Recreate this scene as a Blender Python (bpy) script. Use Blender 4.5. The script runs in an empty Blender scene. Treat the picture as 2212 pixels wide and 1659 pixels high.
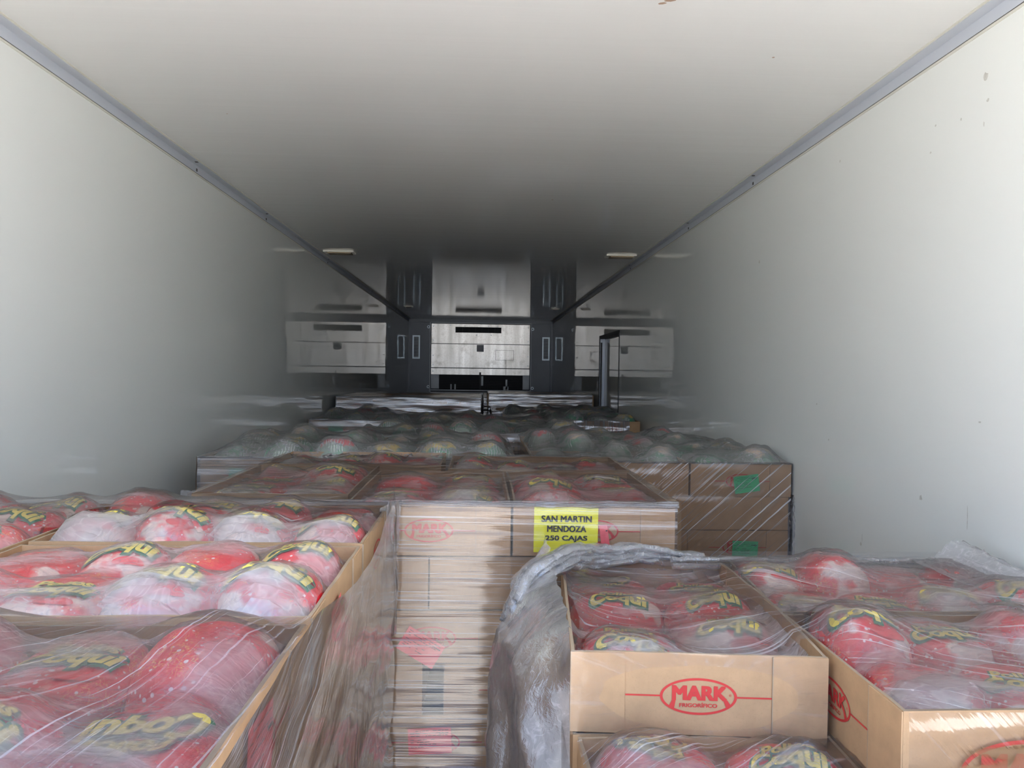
import bpy, bmesh, math, random
import numpy as np
from mathutils import Vector, Matrix, noise as mnoise
random.seed(7)
S = bpy.context.scene
COL = S.collection
H = 1.75                      # camera height above the trailer floor; z values below are relative to the camera
XL, XR = -1.262, 1.213        # side walls
ZC = 0.888                    # ceiling above the camera
YB = 13.1                     # front bulkhead
YD = 0.15                     # rear door opening

# ---------------------------------------------------------------- camera, world, light, exposure
cam_d = bpy.data.cameras.new('camera'); cam = bpy.data.objects.new('camera', cam_d); COL.objects.link(cam)
F = 1640.0; CX, CY = 1106.0, 829.5; VPX, VPY = 1041.0, 803.0; ROLL = math.radians(0.8)
v = Vector(((VPX-CX)/F, (VPY-CY)/F, 1)).normalized()
r = Vector((math.cos(ROLL), math.sin(ROLL), 0)); r = (r - v*r.dot(v)).normalized()
u = r.cross(v)
rows = [Vector((r[i], v[i], u[i])) for i in range(3)]     # camera right, down, forward in world axes
M3 = Matrix((rows[0], -rows[1], -rows[2])).transposed()
cam.matrix_world = Matrix.Translation((0, 0, H)) @ M3.to_4x4()
cam_d.sensor_width = 36; cam_d.lens = F*36/2212; cam_d.clip_start = 0.02
S.camera = cam

w = bpy.data.worlds.new('world'); S.world = w; w.use_nodes = True
nt = w.node_tree; bg = nt.nodes['Background']
tc = nt.nodes.new('ShaderNodeTexCoord'); sx = nt.nodes.new('ShaderNodeSeparateXYZ'); rp = nt.nodes.new('ShaderNodeValToRGB')
nt.links.new(tc.outputs['Generated'], sx.inputs[0]); nt.links.new(sx.outputs['Z'], rp.inputs[0]); nt.links.new(rp.outputs[0], bg.inputs[0])
rp.color_ramp.elements[0].position = 0.0; rp.color_ramp.elements[0].color = (0.74, 0.84, 1, 1)
rp.color_ramp.elements[1].position = 0.7; rp.color_ramp.elements[1].color = (0.36, 0.56, 1, 1)
bg.inputs[1].default_value = 4.6
sun_d = bpy.data.lights.new('sun', 'SUN'); sun_d.energy = 62; sun_d.angle = 0.01; sun_d.color = (1, .95, .88)
sun = bpy.data.objects.new('sun', sun_d); COL.objects.link(sun)
sun.rotation_euler = Vector((0.35, -0.55, -1)).to_track_quat('-Z', 'Y').to_euler()
po_d = bpy.data.lights.new('door_portal', 'AREA'); po_d.shape = 'RECTANGLE'; po_d.size = XR-XL; po_d.size_y = H+ZC
po_d.cycles.is_portal = True
po = bpy.data.objects.new('door_portal', po_d); COL.objects.link(po)
po.location = ((XL+XR)/2, YD, (H+ZC)/2); po.rotation_euler = (math.radians(90), 0, 0)
S.view_settings.view_transform = 'Standard'; S.view_settings.look = 'None'; S.view_settings.gamma = 1
S.view_settings.use_curve_mapping = False
S.view_settings.exposure = 0.0
cy = S.cycles
cy.max_bounces = 14; cy.diffuse_bounces = 9; cy.glossy_bounces = 5; cy.transparent_max_bounces = 24; cy.transmission_bounces = 6
cy.use_denoising = True; cy.caustics_reflective = False; cy.caustics_refractive = False; cy.sample_clamp_indirect = 6
cy.blur_glossy = 0.0

# ---------------------------------------------------------------- mesh helpers
class MB:
    def __init__(s): s.v = []; s.f = []; s.m = []; s.uv = []
    def add(s, vs, fs, mat=0, uvs=None):
        o = len(s.v); s.v += [tuple(map(float, p)) for p in vs]
        s.f += [tuple(i+o for i in f) for f in fs]; s.m += [mat]*len(fs)
        s.uv += list(uvs) if uvs is not None else [(p[0], p[1]) for p in vs]
    def box(s, x0, x1, y0, y1, z0, z1, mat=0):
        s.add([(x0,y0,z0),(x1,y0,z0),(x1,y1,z0),(x0,y1,z0),(x0,y0,z1),(x1,y0,z1),(x1,y1,z1),(x0,y1,z1)],
              [(0,3,2,1),(4,5,6,7),(0,1,5,4),(1,2,6,5),(2,3,7,6),(3,0,4,7)], mat)
    def grid(s, P, uv=None, mat=0):
        nu, nv = len(P), len(P[0]); vs = [p for rr in P for p in rr]
        fs = [(i*nv+j, (i+1)*nv+j, (i+1)*nv+j+1, i*nv+j+1) for i in range(nu-1) for j in range(nv-1)]
        s.add(vs, fs, mat, [q for rr in uv for q in rr] if uv is not None else None)
    def cyl(s, c, r, h, axis='y', n=16, mat=0):
        vs = []
        for k in (0, 1):
            for i in range(n):
                a = 2*math.pi*i/n; p, q, t = r*math.cos(a), r*math.sin(a), h*k
                d = {'y': (p, t, q), 'z': (p, q, t), 'x': (t, p, q)}[axis]
                vs.append((c[0]+d[0], c[1]+d[1], c[2]+d[2]))
        fs = [(i, (i+1) % n, n+(i+1) % n, n+i) for i in range(n)] + [tuple(range(n)), tuple(range(2*n-1, n-1, -1))]
        s.add(vs, fs, mat)
    def tube(s, pts, rad, n=10, mat=0, flat=1.0, lump=0.0, uvs=1.0):
        rings, uvv = [], []; L = 0
        for i, p in enumerate(pts):
            p = Vector(p); a = Vector(pts[max(i-1, 0)]); b = Vector(pts[min(i+1, len(pts)-1)])
            t = (b-a).normalized(); up = Vector((0, 0, 1)) if abs(t.z) < .9 else Vector((0, 1, 0))
            e1 = t.cross(up).normalized(); e2 = e1.cross(t); rr = rad[i] if isinstance(rad, (list, tuple)) else rad
            if i: L += (p-Vector(pts[i-1])).length
            ring, uu = [], []
            for k in range(n+1):
                an = 2*math.pi*k/n
                q = rr*(1+lump*mnoise.noise(Vector((math.cos(an)*2, math.sin(an)*2, L*14+i*.01))))
                ring.append(p+e1*math.cos(an)*q+e2*math.sin(an)*q*flat); uu.append((L*uvs, k/n*rr*6))
            rings.append(ring); uvv.append(uu)
        s.grid(rings, uvv, mat)
    def mesh(s, name, mats, smooth=False):
        me = bpy.data.meshes.new(name); me.from_pydata(s.v, [], s.f)
        for m in (mats if isinstance(mats, (list, tuple)) else [mats]): me.materials.append(m)
        me.polygons.foreach_set('material_index', s.m)
        me.polygons.foreach_set('use_smooth', [smooth]*len(s.f))
        ul = me.uv_layers.new(name='UVMap'); li = np.zeros(len(me.loops), dtype=np.int32)
        me.loops.foreach_get('vertex_index', li)
        ul.data.foreach_set('uv', np.array(s.uv, dtype=np.float32)[li].ravel())
        me.update(); return me
    def build(s, name, mats, parent=None, smooth=False, loc=None, rz=0):
        return put(s.mesh(name, mats, smooth), name, parent, loc, rz)
def put(me, name, parent=None, loc=None, rz=0):
    o = bpy.data.objects.new(name, me); COL.objects.link(o)
    if parent: o.parent = parent
    if loc is not None: o.location = loc
    if rz: o.rotation_euler.z = rz
    return o
def empty(name, loc=(0,0,0), rz=0):
    o = bpy.data.objects.new(name, None); COL.objects.link(o); o.location = loc; o.rotation_euler.z = rz
    o.empty_display_size = .05; return o
def tag(o, label=None, cat=None, group=None, kind=None):
    if label: o['label'] = label
    if cat: o['category'] = cat
    if group: o['group'] = group
    if kind: o['kind'] = kind
    return o
def n3(x, y, z=0): return mnoise.noise(Vector((x, y, z)))

# ---------------------------------------------------------------- materials
def newmat(name):
    m = bpy.data.materials.new(name); m.use_nodes = True; nt = m.node_tree; nt.nodes.clear()
    out = nt.nodes.new('ShaderNodeOutputMaterial'); return m, nt, out
def N(nt, t, **kw):
    n = nt.nodes.new('ShaderNode'+t)
    for k, val in kw.items():
        if k.startswith('i_'):
            key = k[2:]; key = int(key) if key.isdigit() else key.replace('_', ' ')
            n.inputs[key].default_value = val
        else: setattr(n, k, val)
    return n
def L(nt, a, b): nt.links.new(a, b)
def mapped(nt, coord, scale, loc=(0,0,0), rot=(0,0,0)):
    t = N(nt, 'TexCoord'); m = N(nt, 'Mapping'); m.inputs['Scale'].default_value = scale
    m.inputs['Location'].default_value = loc; m.inputs['Rotation'].default_value = rot
    L(nt, t.outputs[coord], m.inputs['Vector']); return m.outputs[0]
def ramp(nt, src, stops, interp='LINEAR'):
    rr = N(nt, 'ValToRGB'); cr = rr.color_ramp; cr.interpolation = interp
    while len(cr.elements) < len(stops): cr.elements.new(.5)
    for e, (p, c) in zip(cr.elements, stops):
        e.position = p; e.color = (c, c, c, 1) if not isinstance(c, tuple) else (*c[:3], 1)
    L(nt, src, rr.inputs[0]); return rr.outputs[0]
def mixc(nt, fac, a, b, mode='MIX'):
    m = N(nt, 'Mix', data_type='RGBA', blend_type=mode)
    for sock, x in ((m.inputs[0], fac), (m.inputs[6], a), (m.inputs[7], b)):
        if hasattr(x, 'is_linked') or hasattr(x, 'links'): L(nt, x, sock)
        else: sock.default_value = (*x, 1) if isinstance(x, tuple) else x
    return m.outputs[2]
def math_(nt, op, a, b=None, clamp=False):
    m = N(nt, 'Math', operation=op, use_clamp=clamp)
    for i, x in enumerate((a, b)):
        if x is None: continue
        if hasattr(x, 'links'): L(nt, x, m.inputs[i])
        else: m.inputs[i].default_value = x
    return m.outputs[0]
def noise_(nt, vec, scale, detail=3, rough=.5, dist=0):
    n = N(nt, 'TexNoise'); n.inputs['Scale'].default_value = scale; n.inputs['Detail'].default_value = detail
    n.inputs['Roughness'].default_value = rough; n.inputs['Distortion'].default_value = dist
    L(nt, vec, n.inputs['Vector']); return n.outputs['Fac']
def bump_(nt, h, strength, dist, nrm=None):
    b = N(nt, 'Bump'); b.inputs['Strength'].default_value = strength; b.inputs['Distance'].default_value = dist
    L(nt, h, b.inputs['Height'])
    if nrm: L(nt, nrm, b.inputs['Normal'])
    return b.outputs[0]
def simple(name, col, rough=.5, metal=0, bump=None, coat=0, ior=1.5, var=0.0, vscale=8):
    m, nt, out = newmat(name); p = N(nt, 'BsdfPrincipled'); L(nt, p.outputs[0], out.inputs[0])
    p.inputs['Base Color'].default_value = (*col, 1); p.inputs['Roughness'].default_value = rough
    p.inputs['Metallic'].default_value = metal; p.inputs['IOR'].default_value = ior; p.inputs['Coat Weight'].default_value = coat
    vec = mapped(nt, 'Object', (1, 1, 1))
    if var:
        f = noise_(nt, vec, vscale, 5); c = mixc(nt, f, tuple(x*(1-var) for x in col), tuple(min(1, x*(1+var)) for x in col))
        L(nt, c, p.inputs['Base Color'])
    if bump: L(nt, bump_(nt, noise_(nt, vec, bump[0], 4), bump[1], bump[2]), p.inputs['Normal'])
    return m
def panel_mat(name, col, wave, stops=None):
    """glossy gelcoat: wavy at grazing angles"""
    m, nt, out = newmat(name); p = N(nt, 'BsdfPrincipled'); L(nt, p.outputs[0], out.inputs[0])
    p.inputs['Roughness'].default_value = .012; p.inputs['IOR'].default_value = 1.52
    fine = noise_(nt, mapped(nt, 'Object', wave), 1.0, 3, .55)
    big = noise_(nt, mapped(nt, 'Object', (.7, .5, .7)), 1.0, 2)
    c = mixc(nt, noise_(nt, mapped(nt, 'Object', (.5, .35, .5)), 1.0, 3), tuple(x*.97 for x in col), tuple(min(1, x*1.02) for x in col))
    L(nt, c, p.inputs['Base Color'])
    b1 = bump_(nt, big, .5, .004); b2 = bump_(nt, fine, .8, .0010, b1); L(nt, b2, p.inputs['Normal'])
    return m
M = {}
M['wall'] = panel_mat('white_gelcoat_wall', (.77, .79, .76), (4, 1.8, 1.5))
M['ceil'] = panel_mat('white_gelcoat_ceiling', (.77, .77, .75), (.45, 19, 1))
M['trim'] = simple('pale_blue_grey_trim', (.50, .53, .58), .45, var=.03)
M['seal'] = simple('old_sealant', (.62, .61, .54), .6)
M['gap'] = simple('dark_joint', (.05, .045, .035), .8)
M['grey'] = simple('slate_grey_panel', (.105, .118, .14), .38, var=.25, vscale=2.2)
M['alu'] = simple('bright_aluminium', (.55, .56, .58), .3, 1)
M['greyalu'] = simple('grey_metal', (.33, .35, .37), .45, .3, var=.2)
M['black'] = simple('black', (.006, .006, .007), .7)
M['rubber'] = simple('black_rubber', (.012, .012, .013), .55)
M['floor'] = simple('floor_metal', (.32, .33, .34), .4, .8, bump=(30, .3, .002))
M['yard'] = simple('concrete_yard', (.40, .385, .36), .85, var=.12, vscale=.5, bump=(3, .3, .01))
M['bolt'] = simple('white_bolt', (.5, .58, .62), .35, .3)
M['lampwhite'] = simple('lamp_white', (.78, .76, .66), .4)
M['lens'] = simple('lamp_lens', (.30, .22, .12), .25)
M['scuff'] = simple('scuff', (.50, .50, .46), .8, var=.4, vscale=90)

def bulk_mat():
    m, nt, out = newmat('stained_stainless'); p = N(nt, 'BsdfPrincipled'); L(nt, p.outputs[0], out.inputs[0])
    vec = mapped(nt, 'Object', (1, 1, 1)); vs = mapped(nt, 'Object', (9, 1, .9))
    c = mixc(nt, ramp(nt, noise_(nt, vs, 1, 4), [(.3, 0.), (.75, 1.)]), (.42, .395, .35), (.74, .71, .66))
    vor = N(nt, 'TexVoronoi'); vor.inputs['Scale'].default_value = 34; L(nt, vec, vor.inputs['Vector'])
    c = mixc(nt, ramp(nt, vor.outputs['Distance'], [(.2, .35), (.5, 0.)]), c, (.42, .36, .30))
    c = mixc(nt, ramp(nt, noise_(nt, vec, 5, 5), [(.56, 0.), (.72, .55)]), c, (.19, .15, .11))
    L(nt, c, p.inputs['Base Color']); p.inputs['Metallic'].default_value = .62; p.inputs['Roughness'].default_value = .30
    L(nt, bump_(nt, noise_(nt, vec, 60, 3), .3, .001), p.inputs['Normal']); return m
M['bulk'] = bulk_mat()

def kraft_mat(name, col):
    m, nt, out = newmat(name); p = N(nt, 'BsdfPrincipled'); L(nt, p.outputs[0], out.inputs[0])
    vec = mapped(nt, 'Object', (1, 1, 1)); oi = N(nt, 'ObjectInfo')
    c = mixc(nt, ramp(nt, noise_(nt, vec, 26, 6, .65), [(.3, 0.), (.7, 1.)]), tuple(x*.86 for x in col), tuple(x*1.07 for x in col))
    c = mixc(nt, ramp(nt, noise_(nt, vec, 420, 2), [(.6, 0.), (.72, .3)]), c, tuple(x*.62 for x in col))
    c = mixc(nt, math_(nt, 'MULTIPLY', oi.outputs['Random'], .25), c, tuple(x*.75 for x in col))
    L(nt, c, p.inputs['Base Color']); p.inputs['Roughness'].default_value = .72
    corr = noise_(nt, mapped(nt, 'Object', (1, 1, .2)), 160, 1)
    L(nt, bump_(nt, corr, .25, .0006), p.inputs['Normal']); return m
M['kraft'] = kraft_mat('kraft_cardboard', (.46, .285, .148))
M['edge'] = kraft_mat('kraft_cut_edge', (.36, .27, .18))
M['ink'] = simple('red_ink', (.52, .035, .03), .6, var=.1, vscale=60)
M['mark'] = simple('dark_pen', (.05, .045, .04), .6)

def paper(name, col): return simple(name, col, .6, var=.06, vscale=25, bump=(14, .3, .003))
M['yellow'] = paper('yellow_paper', (.93, .88, .03)); M['pink'] = paper('pink_paper', (.86, .13, .14)); M['green'] = paper('green_paper', (.06, .50, .20))
M['whitep'] = paper('white_paper', (.62, .66, .74)); M['print'] = simple('black_print', (.03, .03, .03), .6)

def bag_mat(name, red=True):
    m, nt, out = newmat(name); p = N(nt, 'BsdfPrincipled'); L(nt, p.outputs[0], out.inputs[0])
    oi = N(nt, 'ObjectInfo'); t = N(nt, 'TexCoord'); add = N(nt, 'VectorMath', operation='MULTIPLY_ADD')
    add.inputs[1].default_value = (1, 1, 1); L(nt, t.outputs['Object'], add.inputs[0])
    cmb = N(nt, 'CombineXYZ'); L(nt, math_(nt, 'MULTIPLY', oi.outputs['Random'], 5.), cmb.inputs[0]); L(nt, cmb.outputs[0], add.inputs[2])
    vec = add.outputs[0]
    sep = N(nt, 'SeparateXYZ'); L(nt, t.outputs['Object'], sep.inputs[0])
    n1 = noise_(nt, vec, 9, 3); n2 = noise_(nt, vec, 16, 3)
    if red:
        yy = math_(nt, 'ADD', math_(nt, 'MULTIPLY', sep.outputs['Y'], 2.6), n1)
        mask = ramp(nt, yy, [(.29, 0.), (.33, 1.)])
        skin = mixc(nt, n2, (.78, .50, .40), (.86, .74, .66))
        redc = mixc(nt, noise_(nt, vec, 22, 2), (.72, .012, .02), (.86, .03, .05))
        vor = N(nt, 'TexVoronoi'); vor.inputs['Scale'].default_value = 90; L(nt, vec, vor.inputs['Vector'])
        dots = ramp(nt, math_(nt, 'ADD', vor.outputs['Distance'], math_(nt, 'MULTIPLY', n2, .5)), [(.40, 1.), (.47, 0.)])
        redc = mixc(nt, dots, redc, (.92, .72, .70))
        gold = ramp(nt, noise_(nt, vec, 60, 1, dist=3), [(.50, 0.), (.53, 1.), (.56, 0.)])
        gm = math_(nt, 'MULTIPLY', gold, ramp(nt, noise_(nt, vec, 11, 1), [(.56, 0.), (.62, 1.)]))
        redc = mixc(nt, gm, redc, (.90, .45, .10))
        c = mixc(nt, mask, skin, redc)
    else:
        base = mixc(nt, ramp(nt, n1, [(.42, 0.), (.5, 1.)]), (.035, .27, .12), (.28, .36, .28))
        zz = ramp(nt, math_(nt, 'ADD', math_(nt, 'MULTIPLY', sep.outputs['Z'], 4.), math_(nt, 'MULTIPLY', n2, .5)), [(.77, 0.), (.82, 1.)])
        peak = mixc(nt, ramp(nt, oi.outputs['Random'], [(.0, (.85, .62, .06)), (.45, (.80, .55, .32)), (.8, (.75, .03, .04))], 'CONSTANT'), (.85, .62, .06), (1, 1, 1), 'MULTIPLY')
        pk = ramp(nt, oi.outputs['Random'], [(.0, (.85, .60, .06)), (.4, (.80, .58, .38)), (.78, (.78, .03, .04))], 'CONSTANT')
        c = mixc(nt, zz, base, pk)
        wv = N(nt, 'TexWave'); wv.inputs['Scale'].default_value = 26; wv.inputs['Distortion'].default_value = 6; wv.inputs['Detail'].default_value = 1
        L(nt, vec, wv.inputs['Vector'])
        wm = math_(nt, 'MULTIPLY', ramp(nt, wv.outputs['Fac'], [(.80, 0.), (.88, 1.)]), ramp(nt, noise_(nt, vec, 13, 1), [(.53, 0.), (.58, 1.)]))
        c = mixc(nt, wm, c, (.72, .74, .70))
    L(nt, c, p.inputs['Base Color']); p.inputs['Roughness'].default_value = .28
    p.inputs['Subsurface Weight'].default_value = 0
    L(nt, bump_(nt, noise_(nt, vec, 30, 4, .6, .6), .6, .006), p.inputs['Normal']); return m
M['redbag'] = bag_mat('red_printed_bag'); M['greenbag'] = bag_mat('green_printed_bag', False)
M['ltr_y'] = simple('yellow_lettering', (.86, .70, .14), .35, var=.08, vscale=30)
M['ltr_g'] = simple('green_lettering', (.012, .17, .075), .35)
M['ltr_r'] = simple('red_lettering', (.75, .02, .03), .35)

def film_mat(name, haze, painted_glint, vscale=150, uscale=2.0, bdist=.0005, gl=1.6, rough=.10, crump=0.0, tint=(.975, .975, .985)):
    m, nt, out = newmat(name)
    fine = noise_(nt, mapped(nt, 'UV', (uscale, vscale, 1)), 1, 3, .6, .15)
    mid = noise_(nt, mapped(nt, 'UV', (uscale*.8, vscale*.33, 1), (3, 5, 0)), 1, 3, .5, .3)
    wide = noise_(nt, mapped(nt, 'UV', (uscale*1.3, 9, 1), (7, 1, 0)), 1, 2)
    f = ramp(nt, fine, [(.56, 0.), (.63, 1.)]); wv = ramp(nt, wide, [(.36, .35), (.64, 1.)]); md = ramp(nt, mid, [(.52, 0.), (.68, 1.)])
    st = math_(nt, 'MULTIPLY', math_(nt, 'ADD', math_(nt, 'MULTIPLY', f, .85), math_(nt, 'MULTIPLY', md, .15)), wv)  # white streaks: film whitening plus crease glints painted in as diffuse white
    hz = math_(nt, 'ADD', math_(nt, 'MULTIPLY', st, painted_glint), haze, True)
    hgt = math_(nt, 'ADD', fine, math_(nt, 'MULTIPLY', mid, 2.2))
    nrm = bump_(nt, hgt, 1.0, bdist)
    if crump:
        cr = noise_(nt, mapped(nt, 'Object', (1, 1, 1)), 55, 4, .65, 1.2); nrm = bump_(nt, cr, 1.0, crump, nrm)
        hz = math_(nt, 'ADD', hz, math_(nt, 'MULTIPLY', ramp(nt, cr, [(.5, 0.), (.7, 1.)]), .25), True)
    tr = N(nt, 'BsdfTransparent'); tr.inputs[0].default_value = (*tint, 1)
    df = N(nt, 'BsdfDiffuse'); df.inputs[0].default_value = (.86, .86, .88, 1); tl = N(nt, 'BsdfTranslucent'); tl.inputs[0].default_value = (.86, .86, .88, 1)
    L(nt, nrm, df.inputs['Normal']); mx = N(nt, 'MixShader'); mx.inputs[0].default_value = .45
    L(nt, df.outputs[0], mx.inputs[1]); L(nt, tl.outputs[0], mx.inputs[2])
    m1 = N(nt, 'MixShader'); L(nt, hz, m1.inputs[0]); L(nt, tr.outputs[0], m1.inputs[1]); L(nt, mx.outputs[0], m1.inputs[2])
    gs = N(nt, 'BsdfGlossy'); gs.inputs['Roughness'].default_value = rough; L(nt, nrm, gs.inputs['Normal'])
    fr = N(nt, 'Fresnel'); fr.inputs['IOR'].default_value = 1.5; L(nt, nrm, fr.inputs['Normal'])
    fac = math_(nt, 'MINIMUM', math_(nt, 'MULTIPLY', fr.outputs[0], gl), .75)
    m2 = N(nt, 'MixShader'); L(nt, fac, m2.inputs[0]); L(nt, m1.outputs[0], m2.inputs[1]); L(nt, gs.outputs[0], m2.inputs[2])
    L(nt, m2.outputs[0], out.inputs[0]); return m
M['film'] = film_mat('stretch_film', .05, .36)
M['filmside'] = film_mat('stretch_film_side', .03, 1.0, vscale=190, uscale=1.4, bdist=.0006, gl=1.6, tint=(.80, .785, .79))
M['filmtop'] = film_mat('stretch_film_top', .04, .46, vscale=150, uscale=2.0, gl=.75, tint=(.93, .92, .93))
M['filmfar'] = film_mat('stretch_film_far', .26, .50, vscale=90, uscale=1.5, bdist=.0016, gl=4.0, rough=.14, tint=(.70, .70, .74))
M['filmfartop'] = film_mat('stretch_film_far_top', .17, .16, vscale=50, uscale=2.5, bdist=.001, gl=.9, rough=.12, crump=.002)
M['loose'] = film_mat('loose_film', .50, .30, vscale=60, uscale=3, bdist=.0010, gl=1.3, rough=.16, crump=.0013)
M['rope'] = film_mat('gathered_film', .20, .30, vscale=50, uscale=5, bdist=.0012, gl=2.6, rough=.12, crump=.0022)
def liner_mat(name, lo, hi):
    m, nt, out = newmat(name)
    vec = mapped(nt, 'Object', (1, 1, 1))
    a = ramp(nt, noise_(nt, mapped(nt, 'Object', (1, 1.6, 1)), 7, 3, .5, .5), [(.42, lo), (.58, hi)])
    fold = ramp(nt, noise_(nt, mapped(nt, 'Object', (1, 2.2, 1)), 9, 2, .5, 2.5), [(.46, 0.), (.50, .14), (.56, 0.)])
    hz = math_(nt, 'ADD', a, fold, True)
    nrm = bump_(nt, noise_(nt, mapped(nt, 'Object', (1, 2.0, 1)), 16, 4, .55, 1.5), .8, .004)
    tr = N(nt, 'BsdfTransparent'); tr.inputs[0].default_value = (.97, .965, .965, 1)
    df = N(nt, 'BsdfDiffuse'); df.inputs[0].default_value = (.74, .70, .69, 1); tl = N(nt, 'BsdfTranslucent'); tl.inputs[0].default_value = (.78, .72, .70, 1)
    L(nt, nrm, df.inputs['Normal']); mx = N(nt, 'MixShader'); mx.inputs[0].default_value = .4
    L(nt, df.outputs[0], mx.inputs[1]); L(nt, tl.outputs[0], mx.inputs[2])
    m1 = N(nt, 'MixShader'); L(nt, hz, m1.inputs[0]); L(nt, tr.outputs[0], m1.inputs[1]); L(nt, mx.outputs[0], m1.inputs[2])
    gs = N(nt, 'BsdfGlossy'); gs.inputs['Roughness'].default_value = .18; L(nt, nrm, gs.inputs['Normal'])
    fr = N(nt, 'Fresnel'); fr.inputs['IOR'].default_value = 1.45; L(nt, nrm, fr.inputs['Normal'])
    m2 = N(nt, 'MixShader'); L(nt, math_(nt, 'MINIMUM', fr.outputs[0], .4), m2.inputs[0]); L(nt, m1.outputs[0], m2.inputs[1]); L(nt, gs.outputs[0], m2.inputs[2])
    L(nt, m2.outputs[0], out.inputs[0]); return m
M['liner'] = liner_mat('milky_liner', .11, .50)
M['linergreen'] = liner_mat('clear_liner', .16, .38)

# ---------------------------------------------------------------- the trailer
T = .06
def struct(name, mb, mats, parent=None, label=None, **kw):
    o = mb.build(name, mats, parent, **kw)
    if parent is None: o['kind'] = 'structure'
    if label: o['label'] = label
    return o
zc, zf = H+ZC, 0.0
b = MB(); b.box(XL-T, XR+T+.05, YD, YB+.3, -T, 0); struct('floor', b, M['floor'])
b = MB(); b.box(XL-T, XR+T+.05, YD, YB+.3, zc, zc+T); struct('ceiling', b, M['ceil'], label='glossy white ceiling of the refrigerated trailer')
b = MB(); b.box(XL-T, XL, YD, YB+.3, 0, zc); struct('wall_left', b, M['wall'], label='glossy white left wall panel of the trailer')
dy0, dy1, dz0, dz1, dd = 6.70, 7.80, .15, H+.366, .05     # side door recess in the right wall
b = MB(); b.box(XR, XR+T, YD, dy0, 0, zc); b.box(XR, XR+T, dy1, YB+.3, 0, zc); b.box(XR, XR+T, dy0, dy1, dz1, zc); b.box(XR, XR+T, dy0, dy1, 0, dz0)
wr = struct('wall_right', b, M['wall'], label='glossy white right wall panel with small scuffs')
b = MB(); b.box(XR+dd, XR+dd+.05, dy0-.02, dy1+.02, dz0-.02, dz1+.02)
dr = struct('door_1', b, M['wall'], label='white side door recessed into the right wall')
b = MB(); b.box(XR+.002, XR+dd, dy1-.012, dy1, dz0, dz1); b.build('far_jamb', simple('pale_jamb', (.50, .54, .60), .4, .2), dr)
b = MB(); b.box(XR+.002, XR+dd, dy0, dy0+.01, dz0, dz1); b.build('near_jamb', M['rubber'], dr)
b = MB(); b.box(XR+.002, XR+dd, dy0+.01, dy1-.012, dz1-.012, dz1); b.box(XR+.002, XR+dd, dy0+.01, dy1-.012, dz0, dz0+.012); b.build('head_and_sill', M['rubber'], dr)
b = MB()
for (y0, y1, z0, z1) in ((dy0-.02, dy0, dz0, dz1+.02), (dy1, dy1+.02, dz0, dz1+.02), (dy0-.02, dy1+.02, dz1, dz1+.02)): b.box(XR-.004, XR+.002, y0, y1, z0, z1)
b.build('door_gasket', M['rubber'], dr)
b = MB(); b.cyl((XR+.012, dy1-.034, dz0+.05), .008, dz1-dz0-.1, 'z'); b.build('lock_rod', M['alu'], dr, smooth=True)
# corner trims: an angle profile with two faces, sealant bead and dark joint
for nm, x, sgn in (('trim_left', XL, 1), ('trim_right', XR, -1)):
    b = MB()
    xa, xb = x, x+sgn*.036
    b.box(min(xa, xb), max(xa, xb), YD, YB, zc-.004, zc); b.box(min(x, x+sgn*.004), max(x, x+sgn*.004), YD, YB, zc-.036, zc-.004)
    t = struct(nm, b, M['trim'], label='pale blue-grey angle trim along the ceiling joint')
    b = MB(); xa, xb = x+sgn*.036, x+sgn*.043
    b.box(min(xa, xb), max(xa, xb), YD, YB, zc-.0025, zc+.001); b.box(min(x-.001*sgn, x+sgn*.0025), max(x-.001*sgn, x+sgn*.0025), YD, YB, zc-.044, zc-.0375)
    b.build('sealant_bead', M['seal'], t)
    b = MB(); b.box(min(x, x+sgn*.003), max(x, x+sgn*.003), YD, YB, zc-.0375, zc-.036); b.build('joint', M['gap'], t)
    for yy in (3.38, 4.45, 6.2, 8.6, 11.0):
        b = MB(); b.box(min(x, x+sgn*.006), max(x, x+sgn*.006), yy, yy+.012, zc-.03, zc-.018); b.box(min(x+sgn*.02, x+sgn*.032), max(x+sgn*.02, x+sgn*.032), yy-.06, yy-.048, zc-.006, zc-.003)
        b.build('rivet', M['mark'], t)
# scuffs on the right wall
b = MB(); rs = random.Random(3)
for (y, z, sy, sz) in ((2.04, -.33, .008, .010), (1.808, .735, .010, .012), (1.797, .674, .006, .005), (1.81, .62, .003, .007), (1.8, -.106, .006, .004), (2.362, -.531, .007, .007), (2.355, -.51, .002, .02), (1.838, -.35, .002, .045), (2.558, .736, .006, .006), (2.03, .613, .005, .004), (1.90, .66, .004, .004), (2.01, .68, .004, .004), (3.3, .5, .01, .008), (2.7, -.1, .006, .004), (2.6, -.22, .005, .005)):
    k = 9; pts = [(XR-.0008, y+sy*math.cos(6.283*i/k)*rs.uniform(.5, 1.1), H+z+sz*math.sin(6.283*i/k)*rs.uniform(.5, 1.1)) for i in range(k)]
    b.add(pts, [tuple(range(k))])
so = b.build('scuff_marks', M['scuff'], wr, ); so['kind'] = 'stuff'
b = MB(); 
for (x, y, s) in ((.435, 1.80, .010), (.455, 1.79, .008), (.42, 1.815, .007)): b.add([(x+s*1.5*math.cos(6.283*i/7+.5), y+s*math.sin(6.283*i/7)*rs.uniform(.4, 1), zc-.0008) for i in range(7)], [tuple(range(7))])
for (x, y, s) in ((.8, 2.1, .004), (-.9, 2.7, .003), (.35, 3.9, .006)): b.add([(x+s*math.cos(6.283*i/7), y+s*math.sin(6.283*i/7), zc-.0008) for i in range(7)], [tuple(range(7))])
so = b.build('paint_chips', simple('chip', (.35, .24, .17), .8), bpy.data.objects['ceiling']); so['kind'] = 'stuff'

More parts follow.
